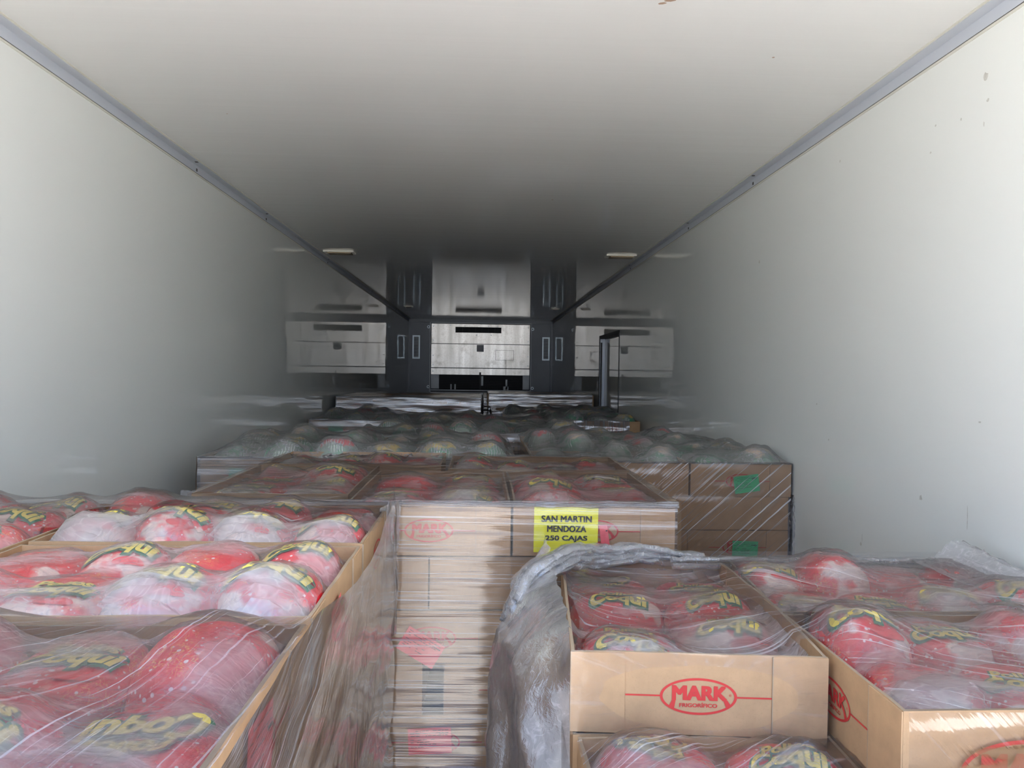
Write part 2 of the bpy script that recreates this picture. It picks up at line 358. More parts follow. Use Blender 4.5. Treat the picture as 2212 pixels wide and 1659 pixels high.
# front bulkhead: grey panels around a stained metal unit cover
yb = YB
b = MB(); b.box(XL, -.90, yb, yb+.05, 0, zc); b.box(.85, XR, yb, yb+.05, 0, zc); b.box(-.90, .85, yb, yb+.05, H+.83, zc); b.box(-.9, .85, yb, yb+.05, 0, H-.42)
b.box(XL, XR, yb-.03, yb, zc-.05, zc); b.box(XL-T, XR+T, yb+.22, yb+.27, 0, zc)
b.box(XL, XL+.035, yb-.035, yb, 0, zc-.05); b.box(XR-.035, XR, yb-.035, yb, 0, zc-.05)
wb = struct('wall_front', b, M['grey'], label='slate grey bulkhead at the far end of the trailer')
un = tag(empty('cooling_unit_cover', (-.025, yb, H-.36)), 'stained metal cooling unit cover with a dark slot, centred in the far bulkhead', 'unit cover')
ux = .025; uz = -(H-.36)
def ub(name, x0, x1, z0, z1, y0=-.02, y1=.0, mat='bulk', bev=0):
    b = MB(); b.box(x0+ux, x1+ux, y0, y1, H+z0+uz, H+z1+uz, 0); return b.build(name, M[mat], un)
sl = (-.464, .326, .667, .766)
b = MB()
for (x0, x1, z0, z1) in ((-.872, sl[0], .479, .815), (sl[1], .818, .479, .815), (sl[0], sl[1], sl[3], .815), (sl[0], sl[1], .479, sl[2])): b.box(x0+ux, x1+ux, -.02, 0, H+z0+uz, H+z1+uz)
b.build('upper_panel', M['bulk'], un)
ub('middle_panel', -.872, .818, .066, .468); ub('lower_panel', -.872, .818, -.055, .052)
ub('side_post', -.872, -.735, -.30, -.06, mat='greyalu'); ub('side_post', .705, .818, -.30, -.06, mat='greyalu')
ub('backing', -.88, .83, -.40, .83, .10, .16, 'black')
for k in range(7): ub('slot_divider', -.46+k*.112, -.452+k*.112, .667, .766, .03, .05, 'rubber')
for k in range(8): ub('louvre', -.73, .70, -.28+k*.028, -.274+k*.028, .03, .06, 'rubber')
b = MB()
for (x0, x1, z0, z1) in ((-.900, -.886, -.36, .84), (.832, .846, -.36, .84), (-.900, .846, .828, .840)): b.box(x0+ux, x1+ux, -.035, 0, H+z0+uz, H+z1+uz)
b.build('frame', M['greyalu'], un)
ub('bottom_rail', -.88, .83, -.335, -.315, -.04, .0, 'greyalu'); ub('bottom_rail', -.88, .83, -.40, -.355, -.05, .0, 'greyalu')
ub('sticker', -.094, .027, .343, .461, -.0215, -.0195, 'grey')
b = MB(); x0, x1, z0, z1 = .234+ux, .54+ux, H+.207+uz, H+.37+uz
b.box(x0, x1, -.0235, -.02, z0, z1, 0)
for (a0, a1, c0, c1) in ((x0-.005, x1+.005, z1, z1+.005), (x0-.005, x1+.005, z0-.005, z0), (x0-.005, x0, z0, z1), (x1, x1+.005, z0, z1)): b.box(a0, a1, -.021, -.02, c0, c1, 1)
b.box(.435, .441, -.0212, -.02, H-.05+uz, z0, 1); b.box(.42, .425, -.0212, -.02, H+.13+uz, z0, 1)
b.build('access_plate', [M['bulk'], M['mark']], un)
ub('centre_bracket', -.045, -.015, -.31, -.01, -.05, .02, 'rubber'); ub('centre_bracket', -.012, .025, -.24, -.075, -.03, -.01, 'greyalu')
ub('small_bracket', .41, .44, -.30, -.13, -.03, -.005, 'greyalu'); ub('small_bracket', .37, .46, -.31, -.25, -.03, -.005, 'greyalu')
ub('small_bracket', -.54, -.515, -.31, -.22, -.03, -.005, 'greyalu'); ub('small_bracket', -.47, -.445, -.31, -.22, -.03, -.005, 'greyalu')
for (x, z) in [(-.84, .77), (-.84, .53), (-.84, .27), (-.84, .11), (-.84, .0), (.79, .77), (.79, .53), (.79, .27), (.79, .11), (-.84, -.1), (-.84, -.2), (.79, -.1), (.79, -.2), (.26, .78), (-.3, .78), (.1, .785), (-.1, .63), (.15, .63), (-.55, .79)]:
    b = MB(); b.cyl((x+ux, -.026, H+z+uz), .011, .008, n=8); b.build('rivet', M['greyalu'], un)
for i, (x, z, lab) in enumerate(((-.924, .758, 'upper left'), (.866, .745, 'upper right'), (-.919, -.27, 'lower left'), (.872, -.275, 'lower right'))):
    b = MB(); b.cyl((0, -.012, 0), .026, .012, n=20, mat=0); b.cyl((0, -.02, 0), .012, .009, n=6, mat=1)
    o = b.build('washer_bolt', [M['bolt'], M['rubber']], None, loc=(x, yb, H+z)); tag(o, 'pale round washer bolt at the %s corner of the cooling unit cover' % lab, 'bolt', 'washer bolts on the bulkhead')
for side, x0, x1 in (('left', -1.195, -1.068), ('right', 1.036, 1.163)):
    e = tag(empty('air_vent', ((x0+x1)/2, yb, H+.21)), 'narrow upright vent grille on the grey bulkhead, %s of the unit cover' % side, 'vent', 'bulkhead vents')
    hw = (x1-x0)/2; b = MB()
    for (a0, a1, c0, c1) in ((-hw, -hw+.022, 0, .4), (hw-.022, hw, 0, .4), (-hw+.022, hw-.022, 0, .024), (-hw+.022, hw-.022, .376, .4)): b.box(a0, a1, -.014, 0, c0, c1)
    b.build('frame', M['bolt'], e)
    b = MB(); b.box(-hw+.022, hw-.022, -.003, -.001, .024, .376); b.build('backing', M['rubber'], e)
    for k in range(14):
        b = MB(); b.box(-hw+.022, hw-.022, -.010, -.004, .034+k*.025, .044+k*.025); b.build('slat', M['greyalu'], e)
# ceiling lamps
def lamp(x, y, label, w=.225):
    e = tag(empty('ceiling_lamp', (x, y, zc)), label, 'lamp', 'ceiling lamps')
    b = MB(); b.box(-w/2, w/2, -.06, .06, -.011, 0); b.build('housing', M['lampwhite'], e)
    b = MB(); b.box(-w/2+.03, w/2-.02, -.045, .045, -.018, -.011); b.build('lens', M['lens'], e)
lamp(-1.08, 5.77, 'cream rectangular ceiling lamp near the left wall, mid length of the trailer')
lamp(1.03, 5.69, 'cream rectangular ceiling lamp near the right wall, mid length of the trailer')
lamp(-1.02, 10.5, 'small dark-looking ceiling lamp far down the trailer on the left', .12)
lamp(1.0, 10.5, 'small dark-looking ceiling lamp far down the trailer on the right', .12)
# the yard outside, behind the camera
b = MB(); b.box(-40, 40, -60, 30, -1.3, -1.25); struct('ground', b, M['yard'])

# ---------------------------------------------------------------- lettering helpers
def text_poly(s, off=0.0, shear=0.0, cut=None):
    cu = bpy.data.curves.new('t', 'FONT'); cu.body = s; cu.offset = off; cu.shear = shear; cu.resolution_u = 4; cu.fill_mode = 'FRONT'
    ob = bpy.data.objects.new('t', cu); COL.objects.link(ob)
    dg = bpy.context.evaluated_depsgraph_get(); me = bpy.data.meshes.new_from_object(ob.evaluated_get(dg))
    bpy.data.objects.remove(ob); bpy.data.curves.remove(cu)
    bm = bmesh.new(); bm.from_mesh(me); bpy.data.meshes.remove(me)
    if cut:
        xs = [q.co.x for q in bm.verts]; ys = [q.co.y for q in bm.verts]
        for k in range(int(min(xs)/cut)-1, int(max(xs)/cut)+2): bmesh.ops.bisect_plane(bm, geom=bm.verts[:]+bm.edges[:]+bm.faces[:], plane_co=(k*cut, 0, 0), plane_no=(1, 0, 0))
        for k in range(int(min(ys)/cut)-1, int(max(ys)/cut)+2): bmesh.ops.bisect_plane(bm, geom=bm.verts[:]+bm.edges[:]+bm.faces[:], plane_co=(0, k*cut, 0), plane_no=(0, 1, 0))
    bm.verts.ensure_lookup_table()
    vs = np.array([(q.co.x, q.co.y) for q in bm.verts]); fs = [tuple(q.index for q in f.verts) for f in bm.faces]; bm.free()
    return vs, fs
def fit(vs, x0, x1, y0, y1, ref=None):
    rr = vs if ref is None else ref; mn, mx = rr.min(0), rr.max(0)
    return np.stack([x0+(vs[:, 0]-mn[0])/(mx[0]-mn[0])*(x1-x0), y0+(vs[:, 1]-mn[1])/(mx[1]-mn[1])*(y1-y0)], 1)

def bold(b, st, x0, x1, z0, z1, wt, mat=0, y=0.0, n=5):
    """heavy capitals: thin offset copies, each a hair in front of the last"""
    vs, fs = text_poly(st); q = fit(vs, x0+wt, x1-wt, z0+wt*.6, z1-wt*.6)
    k = 0
    for dx in np.linspace(-wt, wt, n):
        for dz in (-wt*.6, wt*.6): b.add([(p[0]+dx, y-.00006*k, p[1]+dz) for p in q], fs, mat); k += 1
# the carton's printed emblem, flat in local x (across), z (up); y = 0 is the printed face
def logo_mesh():
    b = MB(); A, B, t = .059, .0285, .0042
    n = 56; o, i_ = [], []
    for k in range(n):
        a = 2*math.pi*k/n; o.append((A*math.cos(a), 0, B*math.sin(a))); i_.append(((A-t)*math.cos(a), 0, (B-t*.85)*math.sin(a)))
    b.add(o+i_, [(k, (k+1) % n, n+(k+1) % n, n+k) for k in range(n)])
    bold(b, 'MARK', -.0405, .0445, -.0060, .0168, .0016)
    b.add([(-.0398, -.0003, -.0050), (-.0345, -.0003, -.0050), (-.037, -.0003, -.0195), (-.0455, -.0003, -.0165)], [(0, 1, 2, 3)])
    b.add([(.038, -.0003, -.0050), (.0445, -.0003, -.0050), (.0505, -.0003, -.0135), (.0435, -.0003, -.0185)], [(0, 1, 2, 3)])
    bold(b, 'FRIGORÍFICO', -.029, .029, -.0168, -.0092, .0003, n=2)
    vs, fs = text_poly('®', .0); q = fit(vs, .0465, .0505, .001, .005); b.add([(p[0], 0, p[1]) for p in q], fs)
    b.box(-.112, -A, -.0002, 0, -.0012, .0012); b.box(A, .112, -.0002, 0, -.0012, .0012)
    return b.mesh('printed_emblem', M['ink'])
LOGO = logo_mesh()

# ---------------------------------------------------------------- cartons
CW, CL, CH, TK = .392, .592, .126, .005
def carton_mesh(seed, w=CW, l=CL, h=CH):
    rr = random.Random(seed); b = MB()
    def wall(p0, p1, nrm, bow):
        n = 10; P = []
        L_ = math.dist(p0, p1)
        for side in (0, 1):
            rowz = []
            for z in (0, h*.5, h):
                row = []
                for i in range(n+1):
                    t = i/n; e = math.sin(math.pi*t)*(z/h)**2*(bow if abs(nrm[0]) > .5 else 0) + n3(t*3+seed, z*9, side)*.0004
                    off = (0 if side == 0 else -TK)
                    dz = (n3(t*5+seed*3.1, 7)*.0022 if z == h else 0)
                    row.append((p0[0]+(p1[0]-p0[0])*t+nrm[0]*(off+e), p0[1]+(p1[1]-p0[1])*t+nrm[1]*(off+e), z+dz))
                rowz.append(row)
            b.grid(rowz); P.append(rowz[-1])
        b.grid([P[0], P[1]], mat=1)
    hw, hl = w/2, l/2
    wall((-hw, -hl), (hw, -hl), (0, -1), rr.uniform(-.003, .001)); wall((hw, hl), (-hw, hl), (0, 1), rr.uniform(-.003, .001))
    wall((hw, -hl), (hw, hl), (1, 0), rr.uniform(-.005, .001)); wall((-hw, hl), (-hw, -hl), (-1, 0), rr.uniform(-.005, .001))
    b.box(-hw+TK, hw-TK, -hl+TK, hl-TK, 0.0005, .004)
    return b.mesh('carton_body', [M['kraft'], M['edge']])
BODIES = [carton_mesh(i) for i in range(6)]
def flap_mesh():
    b = MB(); b.box(0, .083, -.0022, 0, .001, CH-.001); b.box(-.0012, 0, -.0024, 0, .001, CH-.001, 1); return b.mesh('corner_flap', [M['kraft'], M['edge']])
FLAP = flap_mesh()
def crease_mesh():
    b = MB(); b.box(0, .0012, -.0006, 0, .004, CH-.006); return b.mesh('crease', M['edge'])
CREASE = crease_mesh()
ncart = [0]
def carton(x, y, ztop, label, long='y', rz=0.0, group=None, faces='-y', detail=True, h=CH):
    """x, y: centre; ztop relative to the camera; long: axis of the long side"""
    k = ncart[0]; ncart[0] += 1
    base = 0 if long == 'y' else math.pi/2
    e = tag(empty('carton', (x, y, H+ztop-h), base+rz), label, 'carton', group)
    put(BODIES[k % len(BODIES)], 'carton_body', e)
    if detail:
        for end, sgn in ((-1, 1), (1, -1)):     # the short ends carry flaps and emblem; local -y and +y
            wdir = {('y', -1): '-y', ('y', 1): '+y', ('x', -1): '+x', ('x', 1): '-x'}[(long, end)]
            if wdir not in faces: continue
            yy = end*(CL/2); rot = 0 if end == -1 else math.pi
            for fx in (-CW/2, CW/2-.083):
                lx = fx if end == -1 else -fx
                put(FLAP, 'corner_flap', e, (lx, yy-.0003*sgn, 0), rot)
            put(LOGO, 'printed_emblem', e, (0, yy-.0010*sgn, CH*.48), rot)
        if long == 'x' and '-y' in faces:       # long face to the camera
            for s in (-.19, .10): put(CREASE, 'crease', e, (CW/2*-1-.002, s, 0), -math.pi/2)
    return e
def sticker(parent_e, x, y, z, w, h, mat, ang=0, face='-y', label=None, seed=0):
    """printed slip stuck on a carton face, world position (z relative to camera)"""
    b = MB(); rr = random.Random(seed); n = 5; P = []
    for i in range(n+1):
        P.append([(-w/2+w*i/n, -.0008+.0008*n3(i*.7, j*.9, seed), -h/2+h*j/n) for j in range(n+1)])
    b.grid(P, mat=0)
    def bar(x0, x1, z0, z1): b.add([(x0, -.0022, z0), (x1, -.0022, z0), (x1, -.0022, z1), (x0, -.0022, z1)], [(0, 1, 2, 3)], 1)
    if mat != 'yellow':
        zz = h/2-.006
        for rrow in range(8):
            if rrow in (3,): zz -= .004; continue
            xx = -w/2+.006
            while xx < w/2-.014:
                lw = rr.uniform(.004, .012)
                if rr.random() < .8: bar(xx, min(xx+lw, w/2-.006), zz-.0014, zz)
                xx += lw+.0018
                if rrow > 3 and xx > w*.1: break
            zz -= (h-.012)/9
        bar(w*.22, w*.44, h*.26, h*.30)
    o = b.mesh('paper_slip', [M[mat], M['print']])
    s = put(o, 'paper_slip', None)
    R = Matrix.Rotation(ang, 4, 'Y'); F_ = Matrix.Identity(4) if face == '-y' else Matrix.Rotation(math.pi/2, 4, 'Z')
    Wm = Matrix.Translation((x, y, H+z)) @ F_ @ R
    bpy.context.view_layer.update() if False else None
    if parent_e:
        s.parent = parent_e; pm = Matrix.Translation(parent_e.location) @ Matrix.Rotation(parent_e.rotation_euler.z, 4, 'Z')
        s.matrix_basis = pm.inverted() @ Wm
    else: s.matrix_basis = Wm
    if label: s['label'] = label
    return s

# ---------------------------------------------------------------- bags of frozen chicken
def bag_h(x, y, a, b, c, seed):
    r2 = (np.abs(x/a))**2.4+(np.abs(y/b))**2.4
    z = c*np.clip(1-r2**1.3, 0, 1)**.42
    for k in range(3):
        rr = random.Random(seed*10+k); px, py = rr.uniform(-.5, .5)*a, rr.uniform(-.5, .5)*b; s = rr.uniform(.35, .6)*b
        z = z*(1+rr.uniform(-.20, .16)*np.exp(-((x-px)**2+(y-py)**2)/(2*s*s)))
    z = z*(1+.06*np.sin(x*62+seed*1.3)*np.sin(y*71+seed*2.1))
    return z
BH = .040
def bag_mesh(a, b, c, seed, mat):
    mb = MB(); nr, na = 11, 26; P = []
    for i in range(nr+1):
        t = (i/nr); row = []
        for k in range(na+1):
            an = 2*math.pi*(k % na)/na; ca, sa = math.cos(an), math.sin(an)
            rad = t**.8/((abs(ca)/a)**2.4+(abs(sa)/b)**2.4)**(1/2.4)
            x, y = rad*ca, rad*sa
            z = float(bag_h(np.array(x), np.array(y), a, b, c, seed)) + .0024*n3(x*55, y*55, seed)*(1-t)
            row.append((x, y, max(z, 0)+BH))
        P.append(row)
    mb.grid(P)
    low = [[(x*.98, y*.98, .02) for (x, y, z) in P[-1]], [(x*.7, y*.7, 0) for (x, y, z) in P[-1]], [(0, 0, 0)]*(na+1)]
    mb.grid([P[-1]]+low)
    me = mb.mesh('chicken_bag', mat, True)
    return me
CUT = .075
TX = {}
for key, s, o1, o2 in (('p', 'Pollos', .035, .12), ('c', 'Coqui', .04, .125)):
    y_, fy = text_poly(s, o1, .22, CUT); g_, fg = text_poly(s, o2, .22, CUT); TX[key] = (y_, fy, g_, fg)
def lettering_mesh(a, b, c, seed):
    mb = MB(); W = .060; dy = -.012
    def drape(q, fs, mat, lift, arch):
        x = q[:, 0]; y = q[:, 1]+arch*(.0012-x*x*.9/W*.25)
        inside = ((np.abs(x/a))**2.4+(np.abs(y/b))**2.4) < .93
        z = bag_h(x, y, a, b, c, seed)+BH+lift
        keep = [f for f in fs if all(inside[i] for i in f)]
        mb.add(np.stack([x, y, z], 1).tolist(), keep, mat)
    for key, (x0, x1, y0, y1), ar in (('p', (-.036, .046, .016+dy, .040+dy), 1.6), ('c', (-.058, .058, -.036+dy, .018+dy), 1.0)):
        y_, fy, g_, fg = TX[key]
        drape(fit(g_, x0, x1, y0, y1, y_), fg, 0, .0026, ar)
        drape(fit(y_, x0, x1, y0, y1), fy, 1, .0042, ar)
    # a small red banner under the name
    n = 14; q = np.array([(.02+.026*math.cos(6.283*i/n), -.052+dy+.009*math.sin(6.283*i/n)) for i in range(n)]+[(.02, -.052+dy)])
    drape(q, [(i, (i+1) % n, n) for i in range(n)], 2, .0028, 0)
    return mb.mesh('printed_lettering', [M['ltr_g'], M['ltr_y'], M['ltr_r']])
BAGS = {}
for kind, (a, b_) in (('wide', (.096, .0745)), ('deep', (.0745, .096))):
    BAGS[kind] = []
    for s in range(4):
        c = [.046, .054, .062, .050][s]
        BAGS[kind].append((bag_mesh(a, b_, c, s+1, M['redbag']), lettering_mesh(a, b_, c, s+1), a, b_, c, s+1))
    BAGS[kind+'g'] = []
    for s in range(4):
        c = [.062, .080, .096, .068][s]
        BAGS[kind+'g'].append((bag_mesh(a, b_, c, s+11, M['greenbag']), None, a, b_, c, s+11))
def rest_h(X, Y, placed, floor):
    """height field over placed bags (world xy), relative to the carton base"""
    Z = np.full_like(X, floor)
    for (bx, by, rot, sc, a, b, c, seed, z0) in placed:
        dx, dy = X-bx, Y-by; cr, sr = math.cos(-rot), math.sin(-rot)
        lx, ly = (dx*cr-dy*sr)/sc, (dx*sr+dy*cr)/sc
        hh = bag_h(lx, ly, a, b, c, seed)*sc
        Z = np.where(hh > 0, np.maximum(Z, hh+BH*sc+z0), Z)
    return Z
def taut(Z, n, lock=None, k=1.0):
    Z0 = Z.copy()
    for _ in range(n):
        A = Z.copy(); A[1:-1, 1:-1] = (Z[:-2, 1:-1]+Z[2:, 1:-1]+Z[1:-1, :-2]+Z[1:-1, 2:])/4
        Z = np.maximum(Z0, A*k+Z0*(1-k))
        if lock is not None: Z[lock] = Z0[lock]
    return Z
def baglabel(label, i, j, nx, ny):
    col, where = label
    if nx == 4: p = ('front', 'back')[j]+' row '+('leftmost', 'left-centre', 'right-centre', 'rightmost')[i]
    else: p = ('left', 'right')[i]+' column '+('nearest', 'second', 'third', 'farthest')[j]
    return '%s chicken bag, %s, in %s' % (col, p, where)
def fill(e, long, group, label, seed, green=False, letters=True, level=0.0, liner=True, skip=()):
    """eight bags in an open carton, and the liner over them"""
    rr = random.Random(seed); cx, cy, z0 = e.location; w, l = (CW, CL) if long == 'y' else (CL, CW)
    nx, ny = (2, 4) if long == 'y' else (4, 2); kind = ('wide' if long == 'y' else 'deep')+('g' if green else '')
    th = e.rotation_euler.z-(0 if long == 'y' else math.pi/2)
    ct, st = math.cos(th), math.sin(th); placed = []
    for i in range(nx):
        for j in range(ny):
            if (i, j) in skip: continue
            lx = (-w/2+.01)+(w-.02)*(i+.5)/nx+rr.uniform(-.004, .004); ly = (-l/2+.008)+(l-.016)*(j+.5)/ny+rr.uniform(-.004, .004)
            me, lt, a, b_, c, sd = rr.choice(BAGS[kind]); sc = rr.uniform(.92, 1.0)
            rot = rr.uniform(-.16, .16)+(math.pi if rr.random() < (.22 if not green else .5) else 0)
            zz = .006+level+rr.uniform(-.004, .008) if not green else .006+level+rr.uniform(-.012, .022)
            zz = max(zz, .005)
            bx, by = cx+lx*ct-ly*st, cy+lx*st+ly*ct
            o = put(me, 'chicken_bag', None, (bx, by, z0+zz), rot+th); o.scale = (sc, sc, sc); tag(o, baglabel(label, i, j, nx, ny), 'bag', group)
            if lt and letters and rr.random() < .8: put(lt, 'printed_lettering', o)
            placed.append((lx, ly, rot, sc, a, b_, c, sd, zz))
    if not liner: return placed, None
    n1, n2 = (30, 42) if long == 'y' else (42, 30)
    if green: n1, n2 = n1*2//3, n2*2//3
    xs = np.linspace(-w/2+.0075, w/2-.0075, n1); ys = np.linspace(-l/2+.0075, l/2-.0075, n2)
    X, Y = np.meshgrid(xs, ys, indexing='ij'); Z = rest_h(X, Y, placed, .078 if not green else .06)+.005
    Z = taut(Z, 14)
    edge = np.minimum(np.minimum(X+w/2, w/2-X), np.minimum(Y+l/2, l/2-Y)); e_ = np.clip(1-edge/.03, 0, 1)
    wob = np.array([[n3(x*14+seed, y*14) for y in ys] for x in xs])
    Z = Z*(1-e_**1.6)+(e_**1.6)*np.maximum(Z, .120+.006*wob)+.0028*np.array([[n3(x*40+seed*2, y*55) for y in ys] for x in xs])+.005*np.maximum(0, np.array([[n3(x*9+seed*2, y*22+x*8) for y in ys] for x in xs]))
    b = MB(); b.grid([[(X[i, j], Y[i, j], Z[i, j]) for j in range(n2)] for i in range(n1)])
    if not green:      # a turned-over fold of the liner along one side
        P = []; m1, m2 = (26, 12)
        for i in range(m1):
            t = i/(m1-1); row = []
            reach = (.045+.055*n3(t*3.3+seed, 3)+.03*n3(t*9, seed))*(1 if long == 'y' else 1.25)
            for j in range(m2):
                q = j/(m2-1); gx = -w/2+.012+(w-.024)*t; gy = -l/2+.010+max(.02, reach)*q
                ii = min(n1-1, max(0, round((gx-xs[0])/(xs[1]-xs[0])))); jj = min(n2-1, max(0, round((gy-ys[0])/(ys[1]-ys[0]))))
                row.append((gx, gy, Z[ii, jj]+.004+.004*n3(t*8+seed, q*4)+.003*math.sin(q*3)))
            P.append(row)
        b.grid(P)
    o = b.build('plastic_liner', M['linergreen'] if green else M['liner'], e, True, (0, 0, 0), 0 if long == 'y' else -math.pi/2)
    return placed, Z.max()

# ---------------------------------------------------------------- stretch film
def rot2(p, a): return (p[0]*math.cos(a)-p[1]*math.sin(a), p[0]*math.sin(a)+p[1]*math.cos(a))
def side_patch(b, x0, y0, x1, y1, zt, zb, nx, nz, ang=0.0, out=.005, amp=.004, freq=14, seed=0, mat=0, fan=None, topw=None, botw=None, nrm=None):
    """vertical sheet from (x0,y0) to (x1,y1), z rel. camera"""
    Ls = math.hypot(x1-x0, y1-y0); nx_, ny_ = (y1-y0)/Ls, -(x1-x0)/Ls
    P, U = [], []
    for i in range(nx+1):
        t = i/nx; s = t*Ls; rp_, up = [], []
        for j in range(nz+1):
            q = j/nz; top = zt+(topw(t) if topw else 0); bot = zb+(botw(t) if botw else 0); z = top+(bot-top)*q
            d = out+amp*(.5+n3(s*3+seed, z*freq, seed*1.7))+amp*.5*n3(s*9, z*freq*3, seed)
            d += -.006*(1-math.cos(2*math.pi*((zt-z) % CH)/CH))*.0
            rp_.append((x0+(x1-x0)*t+nx_*d, y0+(y1-y0)*t+ny_*d, H+z))
            if fan: dx, dz = s-fan[0], z-fan[1]; rr_ = math.hypot(dx, dz)+1e-6; up.append((rr_, math.atan2(dz, dx)*fan[2]))
            else: up.append(rot2((s, z), ang))
        P.append(rp_); U.append(up)
    b.grid(P, U, mat)
def top_patch(b, x0, x1, y0, y1, hf, nx, ny, ang=0.0, mat=0, lift=.006, seed=0, wr=.0025, n_taut=60, fan=None, k=1.0):
    xs = np.linspace(x0, x1, nx+1); ys = np.linspace(y0, y1, ny+1); X, Y = np.meshgrid(xs, ys, indexing='ij')
    Z = taut(hf(X, Y)+lift, n_taut, k=k)
    P, U = [], []
    for i in range(nx+1):
        rp_, up = [], []
        for j in range(ny+1):
            x, y = xs[i], ys[j]; c = rot2((x, y), ang)
            rp_.append((x, y, Z[i, j]+wr*(n3(c[0]*5+seed, c[1]*38, seed)+.7*max(0, n3(c[0]*9, c[1]*14, seed+5)))))
            if fan: rr_ = math.hypot(x-fan[0], y-fan[1]); up.append((rr_, math.atan2(y-fan[1], x-fan[0])*fan[2]))
            else: up.append(c)
        P.append(rp_); U.append(up)
    b.grid(P, U, mat)
class Pallet:
    """remembers bags and rims to hang film over"""
    def __init__(s): s.items = []; s.rects = []
    def add(s, e, long, placed):
        th = e.rotation_euler.z-(0 if long == 'y' else math.pi/2); w, l = (CW, CL) if long == 'y' else (CL, CW)
        s.rects.append((e.location.x, e.location.y, w, l, th, e.location.z+CH))
        for (lx, ly, rot, sc, a, b_, c, sd, zz) in placed:
            s.items.append((e.location.x+lx*math.cos(th)-ly*math.sin(th), e.location.y+lx*math.sin(th)+ly*math.cos(th), rot+th, sc, a, b_, c, sd, zz+e.location.z+.008))
    def hf(s, X, Y):
        Z = rest_h(X, Y, s.items, -9.0)
        for (cx, cy, w, l, th, zt) in s.rects:
            dx, dy = X-cx, Y-cy; c_, s_ = math.cos(-th), math.sin(-th); lx, ly = dx*c_-dy*s_, dx*s_+dy*c_
            near = (np.abs(lx) < w/2+.03) & (np.abs(ly) < l/2+.03); rim = near & ((np.abs(lx) > w/2-.02) | (np.abs(ly) > l/2-.02))
            Z = np.where(rim, np.maximum(Z, zt), Z); Z = np.where(near, np.maximum(Z, zt-.05), Z)
        zt = max(r_[5] for r_ in s.rects); return np.maximum(Z, zt-.06)

def open_carton(P, x, y, ztop, label, long, seed, bag_label, group, rz=0, faces='-y', green=False, letters=True, level=0.0, **kw):
    e = carton(x, y, ztop, label, long, rz, faces=faces)
    placed, _ = fill(e, long, group, bag_label, seed, green, letters, level, **kw)
    if P is not None: P.add(e, long, placed)
    return e
def lower(x0, x1, y0, y1, ztop, layers, name, where):
    """the covered cartons below: one mesh of separate closed cartons, past the count worth keeping apart"""
    b = MB(); w, l = x1-x0, y1-y0
    z = H+ztop
    for k in range(layers):
        zt = z-k*.128
        if zt-.126 < 0: break
        nx = max(1, round(w/(.4 if k % 2 == 0 else .6))); ny = max(1, round(l/(.6 if k % 2 == 0 else .4)))
        for i in range(nx):
            for j in range(ny):
                g = .003
                b.box(x0+w*i/nx+g, x0+w*(i+1)/nx-g, y0+l*j/ny+g, y0+l*(j+1)/ny-g, zt-.126 if (k < layers-1 and zt-.26 > 0) else 0, zt)
    o = b.build('lower_cartons', M['kraft']); tag(o, where, 'cartons', None, 'stuff'); return o

# ======================================================== LEFT front pallet
HL = -.315; xl = -.213
PL = Pallet()
A = open_carton(PL, xl-CL/2, .955-CW/2-.012, HL, 'open carton of red bags nearest the camera on the left pallet', 'x', 11, ('red', 'the nearest carton of the left pallet'), 'chicken bags in the nearest left carton', faces='+x', level=.044)
B = open_carton(PL, xl-CL/2, 1.165, HL, 'open carton in the middle of the left pallet, red bags under loose clear liner', 'x', 12, ('red', 'the middle carton of the left pallet'), 'chicken bags in the middle left carton', faces='+x', level=.048)
C = open_carton(PL, xl-CL/2, 1.58, HL, 'open carton of red chicken bags at the far right corner of the left pallet', 'x', 13, ('red', 'the far right carton of the left pallet'), 'chicken bags in the far left-pallet carton', faces='+x', level=.048)
D = open_carton(PL, xl-CL-CW/2-.008, 1.48, HL, 'open carton beside the left wall at the far left corner of the left pallet', 'y', 14, ('red', 'the far carton by the left wall'), 'chicken bags in the wall-side left carton', level=.040)
E_ = open_carton(PL, xl-CL-CW/2-.008, .86, HL, 'open carton in the near left corner of the left pallet, beside the wall', 'y', 15, ('red', 'the near carton by the left wall'), 'chicken bags in the near wall-side carton')
ordn = ['second', 'third', 'fourth', 'fifth', 'sixth', 'seventh']
for k in range(1, 6):
    zt = HL-k*.1285
    if k % 2 == 1:
        for j, (yy, pos) in enumerate(((.83, 'near end'), (1.45, 'far end'))):
            e = carton(xl-CW/2-.004, yy, zt, 'wrapped carton, %s layer of the left pallet, long side to gap, %s' % (ordn[k-1], pos), 'y', faces='')
    else:
        for j, (yy, pos) in enumerate(((.745, 'near end'), (1.15, 'middle'), (1.56, 'far end'))):
            e = carton(xl-CL/2-.004, yy, zt, 'wrapped carton, %s layer of the left pallet, emblem end to gap, %s' % (ordn[k-1], pos), 'x', faces='+x')
lower(xl-.99, xl-.02, .56, 1.76, HL-6*.1285, 12, 'l', 'lower layers of brown cartons beneath the left front pallet load')
b = MB(); b.box(xl-.99, xl-.42, .57, 1.74, H+HL-6*.1285, H+HL-.1285); 
o = b.build('carton_core', M['kraft']); tag(o, 'inner cartons of the left pallet hidden behind its wrapped outer cartons', 'cartons', None, 'stuff')
sticker(A, xl+.0035, .735, -.385, .085, .105, 'pink', math.radians(4), '+x', 'pink printed slip', 1)
sticker(B, xl+.0035, 1.12, -.365, .07, .05, 'pink', math.radians(-8), '+x', 'small pink slip', 2)
b = MB()
fanS = (1.235, HL+.0, .9)
